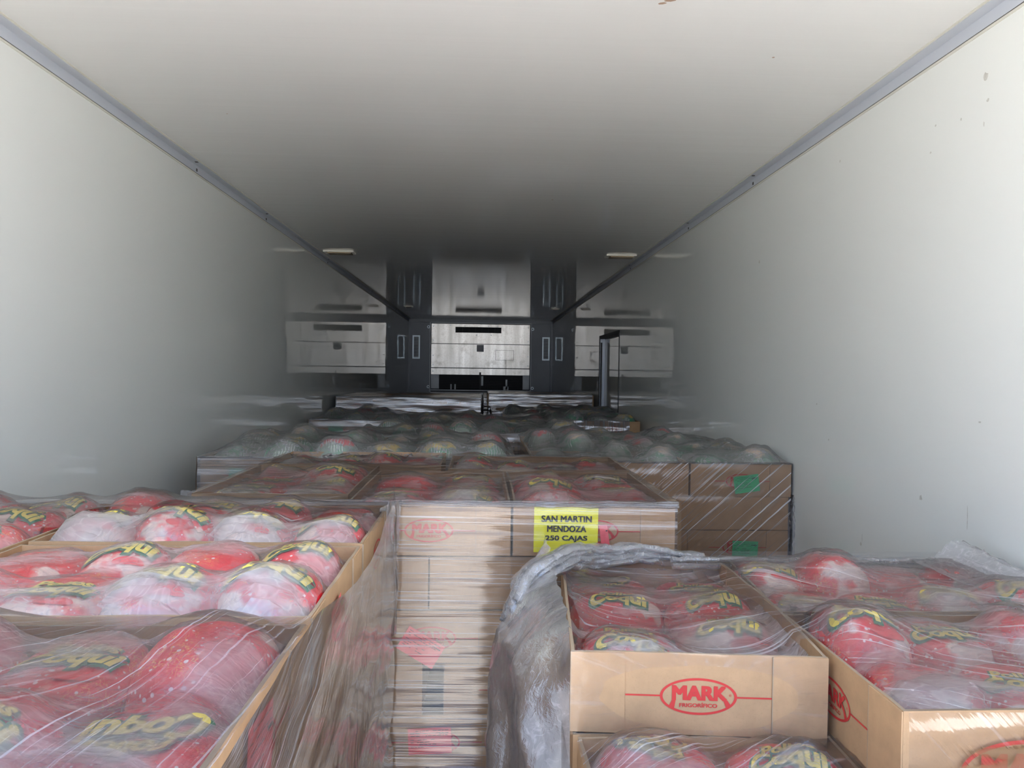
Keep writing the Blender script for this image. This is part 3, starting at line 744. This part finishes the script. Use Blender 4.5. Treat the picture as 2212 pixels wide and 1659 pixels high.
side_patch(b, xl, .53, xl, 1.79, HL+.002, HL-.80, 60, 60, fan=(1.235+.02, HL+.16, .75), out=.009, amp=.009, seed=1, topw=lambda t: .002+.05*max(0, (t-.93)/.07) - (.03*max(0, math.sin((t-.36)*math.pi/.55)) if .36 < t < .91 else 0), mat=1)
side_patch(b, xl, 1.79, xl-.99, 1.79, HL+.004, HL-.6, 40, 24, ang=0, out=.006, seed=2)
top_patch(b, xl-.995, xl+.008, .53, .955, PL.hf, 70, 34, ang=math.radians(28), mat=2, seed=3, fan=(xl+.05, 1.30, .8), wr=.004)
top_patch(b, xl-.995, xl+.010, 1.47, 1.79, PL.hf, 80, 26, ang=math.radians(-12), mat=2, seed=4, wr=.004)
# gathered, ruffled film at the far corner by the gap
P, U = [], []
for i in range(30):
    t = i/29; row, uu = [], []
    for j in range(26):
        s = j/25; z = H+HL+.018*t+.006*math.sin(t*12)-s*.34*(1-.1*t)
        x = xl-.05+.075*t**.7+.004*math.sin(t*34+s*3)-.02*s+.005*n3(t*9, s*7, 3); y = 1.60+.19*t+.006*math.cos(t*31+s*4)-.05*s*(1-t)
        row.append((x+.018*s, y, z)); uu.append((s*.4, t*.5))
    P.append(row); U.append(uu)
b.grid(P, U, 1)
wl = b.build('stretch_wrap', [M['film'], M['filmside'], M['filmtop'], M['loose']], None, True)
tag(wl, 'clear stretch film wrapped around the left front pallet, creased towards the gap', 'plastic wrap')

# ======================================================== RIGHT front pallet
HR = -.43; PR = Pallet()
R1 = open_carton(PR, .363, 1.445, HR, 'open carton with its red oval emblem facing the camera on the right pallet', 'y', 21, ('red', 'the emblem-fronted carton of the right pallet'), 'chicken bags in the front-emblem carton', rz=math.radians(-4.5), faces='-y', level=.004, skip=((1, 0),))
R2 = open_carton(PR, .549+CL/2, 1.147, HR, 'near open carton at the right photo edge, on the right pallet', 'x', 22, ('red', 'the near right-edge carton'), 'chicken bags in the near right-edge carton', faces='-x-y', level=.042)
R3 = open_carton(PR, .552+CL/2, 1.552, HR, 'open carton at the far right corner of the right pallet, film crumpled over it', 'x', 23, ('red', 'the far right carton of the right pallet'), 'chicken bags in the far right carton', faces='-x', level=.040)
RL = open_carton(PR, .35, .853, HR-.1275, 'open carton one layer down at the near left corner of the right pallet', 'y', 24, ('red', 'the lower carton of the right pallet'), 'chicken bags in the lower near carton', faces='', level=.040)
PR.rects.pop(); lowitems = PR.items[-8:]; PR.items = PR.items[:-8]
# long-face emblem on the carton at the right edge
put(LOGO, 'printed_emblem', R2, (-CW/2-.0060, .135, CH*.38), -math.pi/2).scale = (1.5, 1, 1.5)
for k in range(1, 6):
    zt = HR-k*.1285+.001
    if k > 1: carton(.145+CW/2, .855, zt, 'wrapped carton in the %s layer of the right pallet, near left corner' % ordn[k-1], 'y', faces='-y')
    carton(.148+CW/2, 1.455, zt, 'wrapped carton in the %s layer of the right pallet, far left corner' % ordn[k-1], 'y', faces='')
    if k < 3:
        carton(.549+CL/2, .745, zt, 'wrapped carton in the %s layer of the right pallet, near right corner' % ordn[k-1], 'x', faces='-y')
        carton(.549+CL/2, 1.145, zt, 'wrapped carton in the %s layer of the right pallet, right side middle' % ordn[k-1], 'x', faces='')
lower(.155, 1.13, .56, 1.74, HR-6*.1285, 12, 'r', 'lower layers of brown cartons beneath the right front pallet load')
b = MB(); b.box(.55, 1.13, .57, 1.74, H+HR-6*.1285, H+HR-3.02*.1285)
o = b.build('carton_core', M['kraft']); tag(o, 'inner cartons of the right pallet hidden behind its wrapped outer cartons', 'cartons', None, 'stuff')
b = MB()
top_patch(b, .175, .585, 1.20, 1.755, PR.hf, 44, 56, ang=math.radians(4), mat=2, seed=21, wr=.0035, fan=None)
top_patch(b, .555, 1.165, .945, 1.755, PR.hf, 64, 84, ang=math.radians(30), mat=2, seed=22, wr=.0045)
lowP = Pallet(); lowP.items = lowitems; lowP.rects = [(RL.location.x, RL.location.y, CW, CL, 0, RL.location.z+CH)]
top_patch(b, .15, .55, .55, 1.13, lowP.hf, 40, 50, ang=math.radians(-35), mat=2, seed=23, wr=.004)
side_patch(b, .549, .945, 1.165, .945, HR+.004, HR-.14, 44, 26, ang=math.radians(48), out=.004, seed=24, mat=4)
side_patch(b, .142, 1.76, .142, .55, HR-.128, HR-.80, 60, 40, ang=math.radians(78), out=.005, seed=25, mat=1)
side_patch(b, 1.165, 1.775, .18, 1.775, HR+.01, HR-.4, 40, 20, seed=28, out=.006)
# front of the emblem carton: the film hugs the corners and leaves a taut oval window over the emblem
c_, s_ = math.cos(math.radians(-4.5)), math.sin(math.radians(-4.5)); P, U = [], []
nn, mm = 72, 7
for i in range(nn+1):
    a = 2*math.pi*i/nn; ca, sa = math.cos(a), math.sin(a); row, uu = [], []
    m_ = max(abs(ca), abs(sa)); ex, ez = .197*ca/m_, -.063+.0655*sa/m_
    ix = .155*ca*(1+.16*n3(ca*1.5, sa*1.5, 3)); iz = -.066+.050*sa*(1+.12*n3(ca*2, sa*2, 1))
    for j in range(mm+1):
        t = j/mm; lx, lz = ix+(ex-ix)*t, iz+(ez-iz)*t
        d = -(CL/2)-.0042-.0015*abs(n3(a*4, t*2, 5))
        row.append((R1.location.x+lx*c_-d*s_, R1.location.y+lx*s_+d*c_, R1.location.z+CH+lz)); uu.append((t*.12, a*.09))
    P.append(row); U.append(uu)
b.grid(P, U, 4)
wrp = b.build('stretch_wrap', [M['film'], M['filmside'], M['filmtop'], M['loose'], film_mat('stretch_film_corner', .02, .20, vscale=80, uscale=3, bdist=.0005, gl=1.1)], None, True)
tag(wrp, 'clear stretch film over the right front pallet and its crumpled back edge', 'plastic wrap')
# bunched and hanging film on the left of that pallet
b = MB(); P, U = [], []
for i in range(80):
    t = i/79; row, uu = [], []; zz = -.385-1.0*t
    bulge = .105*min(1, (t/.10))**.6+.055*t
    for j in range(46):
        s = j/45; y = 1.20+.60*s-.12*t*(1-s)
        fold = .017*math.sin(s*19+2.2*math.sin(t*5)+t*3)*min(1, t*6)+.008*n3(s*14, t*16, 2)+.004*n3(s*40, t*40, 5)
        x = .155-bulge*math.sin(math.pi*min(1, s*1.05))**.6+fold
        z = zz+.05*(1-s)*(-1)+.06*math.sin(math.pi*s)*0
        row.append((x, y+.5*fold, H+z)); uu.append((t, s*.6))
    P.append(row); U.append(uu)
b.grid(P, U, 0)
rp_pts = [(.135, 1.48, -.68), (.105, 1.49, -.59), (.074, 1.50, -.515), (.072, 1.52, -.470), (.09, 1.55, -.434), (.125, 1.58, -.411), (.165, 1.61, -.394), (.20, 1.64, -.388), (.25, 1.68, -.398), (.30, 1.71, -.405), (.36, 1.73, -.402), (.41, 1.745, -.412), (.46, 1.755, -.424), (.52, 1.76, -.430)]
for q, (dx, dz, rs_) in enumerate(((0, 0, 1), (.006, -.022, .8), (.004, .014, .55), (-.006, -.038, .6))):
    pts = []; rad = []
    for i in range(len(rp_pts)*5-4):
        k, f_ = divmod(i, 5); k2 = min(k+1, len(rp_pts)-1); f_ /= 5
        p = [rp_pts[k][m]*(1-f_)+rp_pts[k2][m]*f_ for m in range(3)]; tt = i/(len(rp_pts)*5-5)
        pts.append((p[0]+dx+.004*n3(i*.4, q), p[1]+.006*n3(i*.3, q, 4)-q*.006, H+p[2]+dz*(1-tt*.6)+.004*n3(i*.5, q, 9))); rad.append(rs_*(.033-.019*tt)*min(1, .15+tt*4.5))
    b.tube(pts, rad, 12, 1, .8, .55)
lo = b.build('loose_film', [M['loose'], M['rope']], None, True)
tag(lo, 'crumpled loose plastic film hanging down the left side of the right pallet', 'plastic film')
# bunched back edge and the hump by the right wall
b = MB()
for q in range(5):
    pts = [(.44+.74*t/40, 1.755-.012*q+.006*n3(t*.5, q), H-.436-.004*(t/40)+.004*q*(q % 2)+.005*n3(t*.6, q, 3)) for t in range(41)]
    b.tube(pts, [.009+.003*n3(t*.7, q, 8) for t in range(41)], 8, 1, .8, .5)
P, U = [], []
for i in range(34):
    t = i/33; row, uu = [], []
    for j in range(22):
        s = j/21; x = 1.0+.19*t; y = 1.35+.38*s
        z = -.425+.045*math.exp(-((t-.62)/.22)**2)*(.35+.65*s)+.010*abs(n3(t*12, s*9, 6))+.006*n3(t*22, s*19, 3)
        row.append((x, y, H+z)); uu.append((s*.3, t*.3))
    P.append(row); U.append(uu)
b.grid(P, U, 0)
o = b.build('bunched_film', [M['loose'], M['rope']], None, True); tag(o, 'bunched plastic film along the far edge of the right pallet, humped at the wall', 'plastic film')

# ======================================================== MIDDLE pallet
HM = -.317; PM = Pallet(); my = 1.822
open_carton(PM, -.532, 1.945+CL/2, HM, 'open carton with bulging red bags at the left of the middle pallet, set back', 'y', 31, ('red', 'the left carton of the middle pallet'), 'chicken bags in the middle pallet left carton', level=.028)
M1 = open_carton(PM, -.122, my+CL/2, HM, 'open wrapped carton left of the yellow sheet in the middle pallet front', 'y', 32, ('red', 'the centre carton of the middle pallet'), 'chicken bags in the middle pallet centre carton', level=.024)
M2 = open_carton(PM, .277, my+CL/2, HM, 'open wrapped carton behind the yellow sheet at the right of the middle pallet', 'y', 33, ('red', 'the carton behind the yellow sheet'), 'chicken bags in the yellow-sheet carton', level=.030)
open_carton(PM, -.43, 2.76, HM, 'open carton lying crosswise at the back left of the middle pallet', 'x', 34, ('red', 'middle pallet back left carton'), 'chicken bags in the middle pallet back left carton', level=.012, faces='')
open_carton(PM, .19, 2.66, HM, 'open carton lying crosswise at the back right of the middle pallet', 'x', 35, ('red', 'middle pallet back right carton'), 'chicken bags in the middle pallet back right carton', level=.014, faces='')
rowsM = {1: [(-.419, 'x'), (.177, 'x')], 2: [(-.52, 'y'), (-.112, 'y'), (.29, 'y')], 3: [(-.33, 'y'), (.115, 'y')], 4: [(-.50, 'y'), (-.10, 'y'), (.30, 'y')], 5: [(-.42, 'x'), (.18, 'x')], 6: [(-.52, 'y'), (-.112, 'y'), (.29, 'y')]}
mnames = {0: ('left', 'right'), 1: ('left', 'centre', 'right')}
ML = {}
for k, lst in rowsM.items():
    for j, (x, lg) in enumerate(lst):
        yy = my+.008*(k % 2)+(.01 if k > 3 else 0)+(CL/2 if lg == 'y' else CW/2)
        nm = mnames[0 if len(lst) == 2 else 1][j]
        ML[(k, j)] = carton(x, yy, HM-.003-k*.1285, 'wrapped carton in the %s layer of the middle pallet, %s' % (ordn[k-1], nm), lg, faces='-y')
b = MB(); b.box(-.70, .48, my+.62, 2.84, H+HM-6*.1285, H+HM-.13); o = b.build('carton_core', M['kraft']); tag(o, 'inner cartons of the middle pallet hidden behind its wrapped front', 'cartons', None, 'stuff')
lower(-.71, .47, my+.02, 2.84, HM-.004-7*.1285, 12, 'm', 'lower layers of brown cartons beneath the middle pallet load')
sticker(ML[(2, 1)], -.138, my-.004, -.663, .100, .062, 'pink', math.radians(31), '-y', 'tilted pink printed slip', 5)
sticker(ML[(4, 1)], -.114, my+.004, -.893, .104, .064, 'pink', math.radians(-3), '-y', 'level pink printed slip', 6)
sticker(M2, .302, my-.0035, -.40, .020, .07, 'pink', math.radians(-8), '-y', 'pink strip peeping past the yellow sheet', 7)
# the yellow sheet
b = MB(); n = 8; w_, h_ = .155, .110
b.grid([[(-w_/2+w_*i/n, .0012*n3(i*.6, j*.7, 2), -h_/2+h_*j/n) for j in range(n+1)] for i in range(n+1)])
for s, x0, x1, zc_ in (('SAN MARTIN', -.060, .062, .0265), ('MENDOZA', -.046, .049, .0025), ('250 CAJAS', -.050, .052, -.0215)):
    bold(b, s, x0, x1, zc_-.0078, zc_+.0078, .0008, 1, -.0016, 3)
ys_ = b.build('paper_sheet', [M['yellow'], M['print']], None, loc=(.2075, my-.0045, H-.378)); ys_.rotation_euler.y = math.radians(.3)
tag(ys_, 'yellow sheet with black capital letters tucked under the film of the middle pallet', 'paper sheet')
b = MB()
side_patch(b, -.72, my, .478, my, HM+.004, HM-.95, 110, 150, ang=math.radians(.8), out=.006, amp=.0025, freq=60, seed=31, mat=1)
side_patch(b, -.725, 2.86, -.725, my+.1, HM+.004, HM-.5, 20, 20, seed=33)
side_patch(b, .482, my, .482, 2.86, HM+.004, HM-.6, 30, 24, seed=34)
top_patch(b, -.722, .482, my-.008, 2.86, PM.hf, 110, 92, ang=math.radians(3), mat=2, seed=35, wr=.004, n_taut=90)
for q in range(3):
    b.tube([(-.72+1.2*t/50, my-.008-.003*q, H+HM+.006-.004*q+.003*n3(t*.5, q)) for t in range(51)], [.0035]*51, 6, 0, 1, .5)
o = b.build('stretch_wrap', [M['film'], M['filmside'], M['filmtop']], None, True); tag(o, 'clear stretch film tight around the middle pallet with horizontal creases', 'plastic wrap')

# ======================================================== second row of side pallets (green bags)
def wrap(x0, x1, y0, y1, PT, ztop, depth, seed, label, ang=0.0, sides='fl', nx=60, ny=60, mats=None, wr=.006, out=.006):
    b = MB()
    side_patch(b, x0, y0, x1, y0, ztop+.004, ztop-depth, nx, 30, ang=ang, out=out, amp=.006, freq=30, seed=seed, mat=1)
    if 'l' in sides: side_patch(b, x0, y1, x0, y0, ztop+.004, ztop-depth, 20, 20, seed=seed+1, out=out, mat=1)
    if 'r' in sides: side_patch(b, x1, y0, x1, y1, ztop+.004, ztop-depth, 20, 20, seed=seed+2, out=out, mat=1)
    top_patch(b, x0-out, x1+out, y0-out, y1+out, PT.hf, nx, ny, ang=math.radians(15), mat=0, seed=seed+3, wr=wr, n_taut=70)
    rr = random.Random(seed)
    b.tube([(x0+(x1-x0)*t/40, y0-out, H+ztop+.004+.004*n3(t*.4, seed)) for t in range(41)], [.004]*41, 6, 1, 1, .4)
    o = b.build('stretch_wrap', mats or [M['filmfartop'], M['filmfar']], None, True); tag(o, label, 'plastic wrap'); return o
def pallet5(x0, y0, ztop, where, short, seed, narrow_front=True, green=True, letters=False, level=.030, face_layers=1):
    """five open cartons on top: x0,y0 near left corner. narrow_front: three short ends to the camera and two crosswise behind; else a column of crosswise on the right"""
    PT = Pallet(); es = []
    col = 'green' if green else 'red'
    if narrow_front:
        lay = [(x0+.2, y0+.3, 'y', 'front left'), (x0+.6, y0+.3, 'y', 'front centre'), (x0+1.0, y0+.3, 'y', 'front right'), (x0+.3, y0+.8, 'x', 'back left'), (x0+.9, y0+.8, 'x', 'back right')]
    else:
        lay = [(x0+.3, y0+.2, 'x', 'front left'), (x0+.8, y0+.3, 'y', 'front right'), (x0+.3, y0+.6, 'x', 'left middle'), (x0+.3, y0+1.0, 'x', 'back left'), (x0+.8, y0+.9, 'y', 'back right')]
    for i, (x, y, lg, pos) in enumerate(lay):
        es.append(open_carton(PT, x, y, ztop+random.uniform(-.002, .002), 'open carton at the %s of the %s' % (pos, where), lg, seed+i, (col, '%s %s carton' % (short, pos)), 'chicken bags %s %s' % (pos, short), green=green, letters=letters, level=level))
    return PT, es
# right pallet of the second row
P2R, es = pallet5(.205, 2.885, -.342, 'second-row right pallet', 'second-row right pallet', 200, False)
G = {}
for k in (1, 2, 3):
    for j, (x, lg) in enumerate(((.505, 'x'), (.995, 'y')) if k % 2 == 0 else ((.41, 'y'), (.895, 'x'))):
        G[(k, j)] = carton(x, 2.885+(CL/2 if lg == 'y' else CW/2), -.342-k*.1285, 'wrapped carton in the %s layer of the second-row right pallet, %s' % (ordn[k-1], ('left', 'right')[j]), lg, faces='-y')
lower(.21, 1.195, 2.9, 4.06, -.342-4*.1285, 14, 'x', 'lower layers of brown cartons beneath the second-row right pallet')
b = MB(); b.box(.22, 1.18, 3.50, 4.05, H-.342-4*.1285, H-.342-.13); o = b.build('carton_core', M['kraft']); tag(o, 'inner cartons of the second-row right pallet hidden from view', 'cartons', None, 'stuff')
sticker(es[1], 1.025, 2.885-.004, -.418, .098, .066, 'green', math.radians(-8), '-y', 'tilted green printed slip', 8)
sticker(G[(2, 1)], 1.023, 2.885-.004, -.672, .100, .066, 'green', math.radians(2), '-y', 'level green printed slip', 9)
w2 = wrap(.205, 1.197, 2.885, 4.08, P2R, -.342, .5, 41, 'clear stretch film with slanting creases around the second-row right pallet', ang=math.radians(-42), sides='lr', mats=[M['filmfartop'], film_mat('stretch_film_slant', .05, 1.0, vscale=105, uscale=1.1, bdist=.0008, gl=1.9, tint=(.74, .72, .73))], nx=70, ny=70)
b = MB(); P, U = [], []
for i in range(40):
    t = i/39; row, uu = [], []
    for j in range(9):
        s = j/8; row.append((1.20+.03*math.sin(s*math.pi)*(.3+t)*(1+.6*n3(t*14, s*4)), 2.86+.05*s+.01*n3(t*16, s*5, 3), H-.46-.24*t)); uu.append((t*.3, s*.1))
    P.append(row); U.append(uu)
b.grid(P, U); o = b.build('loose_film', M['loose'], None, True); tag(o, 'loose crumpled film tail on the right corner of the second-row right pallet', 'plastic film')
# left pallet of the second row
P2L, es2 = pallet5(-1.07, 2.93, -.342, 'second-row left pallet', 'second-row left pallet', 220, True)
sec = [carton(x, 2.93+(CL/2), -.342-.1285, 'wrapped carton in the second layer of the second-row left pallet, %s' % n_, 'y', faces='-y') for x, n_ in ((-.87, 'left'), (-.47, 'centre'), (-.07, 'right'))]
lower(-1.06, .12, 2.95, 3.9, -.342-2*.1285, 14, 'x', 'lower layers of brown cartons beneath the second-row left pallet')
sticker(es2[0], -.925, 2.93-.004, -.404, .064, .045, 'green', math.radians(8), '-y', 'small green printed slip', 10)
wrap(-1.075, .13, 2.93, 3.935, P2L, -.342, .4, 51, 'clear stretch film over the second-row left pallet, torn loose in front', sides='lr', nx=70, ny=60)
b = MB(); P, U = [], []
for i in range(30):
    t = i/29; row, uu = [], []
    for j in range(8):
        s = j/7; row.append((-.60+.34*t+.012*n3(t*9, s*5, 4), 2.905-.03*s+.01*n3(t*11, s*3), H-.336+.020*abs(n3(t*15, s*6, 7))+.012*s)); uu.append((t*.3, s*.1))
    P.append(row); U.append(uu)
b.grid(P, U)
b2_ = MB(); b2_.grid([[(-1.12+.07*i/9+.01*n3(i*.8, j*.7), 2.88+.03*n3(i, j, 2), H-.46-.16*j/9+.008*n3(i*.5, j, 5)) for j in range(10)] for i in range(10)])
o = b.build('loose_film', M['loose'], None, True); tag(o, 'torn loose film scrap along the front edge of the second-row left pallet', 'plastic film')
o = b2_.build('loose_film', M['loose'], None, True); tag(o, 'crumpled film scrap at the left corner of the second-row left pallet', 'plastic film')

# ======================================================== third row
P3, es3 = pallet5(-.615, 4.26, -.352, 'third-row middle pallet', 'third-row middle pallet', 240, True)
lower(-.61, .60, 4.28, 5.24, -.352-.1285, 14, 'x', 'lower layers of brown cartons beneath the third-row middle pallet')
wrap(-.62, .605, 4.26, 5.26, P3, -.352, .35, 61, 'clear stretch film over the third-row middle pallet with peaked chicken bags', sides='lr', nx=60, ny=54)
P3L = Pallet(); e3 = []
for i, (x, y, lg, pos) in enumerate(((-.99, 5.32+.3, 'y', 'front left'), (-.585, 5.32+.3, 'y', 'front centre'), (-.18, 5.32+.3, 'y', 'front right'), (-.85, 5.33+.8, 'x', 'back left'))):
    e3.append(open_carton(P3L, x, y, -.35, 'open carton at the %s of the fourth-row left pallet, by the left wall' % pos, lg, 260+i, ('green', 'fourth-row left pallet %s carton' % pos), 'chicken bags %s fourth-row left pallet' % pos, green=True, letters=False, level=.014))
lower(-1.18, .02, 5.34, 6.25, -.35-.1285, 14, 'x', 'lower layers of brown cartons beneath the fourth-row left pallet')
sticker(e3[0], -1.01, 5.32-.005, -.413, .10, .066, 'green', 0, '-y', 'green printed slip', 11)
wrap(-1.195, .03, 5.32, 6.30, P3L, -.35, .3, 71, 'clear stretch film over the fourth-row left pallet by the left wall', sides='lr', nx=50, ny=40)
P3R, es3r = pallet5(.185, 5.60, -.356, 'fourth-row right pallet', 'fourth-row right pallet', 280, False)
lower(.19, 1.17, 5.62, 6.78, -.356-.1285, 14, 'x', 'lower layers of brown cartons beneath the fourth-row right pallet')
wrap(.18, 1.10, 5.60, 6.80, P3R, -.356, .3, 81, 'clear stretch film over the fourth-row right pallet by the right wall', ang=math.radians(88), sides='lr', nx=50, ny=46)

# ======================================================== far rows
def far_pallet(x0, x1, y0, ztop, seed, where, short, dep=1.0):
    PT = Pallet(); rr = random.Random(seed); n = round((x1-x0)/.4); es = []
    names = ['left', 'centre', 'right'] if n == 3 else ['left', 'right']
    w = (x1-x0)/n
    for i in range(n):
        es.append(open_carton(PT, x0+w*(i+.5), y0+.3, ztop, 'shiny wrapped carton at the front %s of the %s' % (names[i], where), 'y', seed+i, ('red', '%s front %s carton' % (short, names[i])), 'chicken bags front %s %s' % (names[i], where), letters=False, level=.01))
    lower(x0+.01, x1-.01, y0+.02, y0+dep-.02, ztop-.1285, 14, 'x', 'lower layers of brown cartons beneath the %s' % where)
    b = MB(); b.box(x0+.01, x1-.01, y0+.61, y0+dep-.02, H+ztop-.1285, H+ztop-.002); o = b.build('carton_core', M['kraft']); tag(o, 'dark rear cartons on top of the %s' % where, 'cartons', None, 'stuff')
    PT.rects.append(((x0+x1)/2, y0+.61+(dep-.61)/2, x1-x0, dep-.61, 0, H+ztop))
    wrap(x0, x1, y0, y0+dep, PT, ztop, .3, seed+7, 'shiny stretch film around the %s' % where, sides='lr', nx=40, ny=24)
    return es
f1 = far_pallet(-1.205, -.005, 6.34, -.226, 300, 'taller fifth-row left pallet', 'fifth-row pallet', dep=1.2)
sticker(f1[0], -.95, 6.34-.006, -.269, .10, .025, 'whitep', math.radians(-8), '-y', 'tilted pale slip', 12)
sticker(f1[1], -.63, 6.34-.006, -.272, .10, .025, 'whitep', math.radians(3), '-y', 'pale slip', 13)
sticker(f1[2], -.236, 6.34-.006, -.268, .10, .025, 'whitep', 0, '-y', 'level pale slip', 14)
f2 = far_pallet(.075, 1.165, 7.95, -.234, 320, 'sixth-row right pallet beside the side door', 'sixth-row pallet', dep=1.2)
def back_pallet(x0, x1, y0, y1, zt, seed, where):
    PT = Pallet(); PT.rects = [((x0+x1)/2, (y0+y1)/2, x1-x0, y1-y0, 0, H+zt)]
    lower(x0, x1, y0, y1, zt, 16, 'x', 'stack of brown cartons on the %s' % where)
    wrap(x0-.004, x1+.004, y0-.004, y1, PT, zt, .3, seed, 'stretch film around the %s' % where, sides='lr', nx=24, ny=20)
back_pallet(.10, 1.18, 6.84, 7.90, -.36, 400, 'pallet just before the side door')
back_pallet(-1.2, -.02, 7.65, 8.8, -.33, 410, 'far left pallet, third from the bulkhead')
back_pallet(-1.2, -.02, 8.95, 10.1, -.32, 420, 'far left pallet, second from the bulkhead')
back_pallet(.03, 1.17, 9.3, 10.4, -.32, 430, 'far right pallet, second from the bulkhead')
back_pallet(-1.2, -.02, 10.3, 11.5, -.33, 440, 'far left pallet nearest the bulkhead')
back_pallet(.03, 1.17, 10.6, 11.7, -.33, 450, 'far right pallet nearest the bulkhead')

for o in bpy.data.objects:
    if 'label' in o and len(o['label'].split()) > 16: print('LONG', len(o['label'].split()), o['label'])
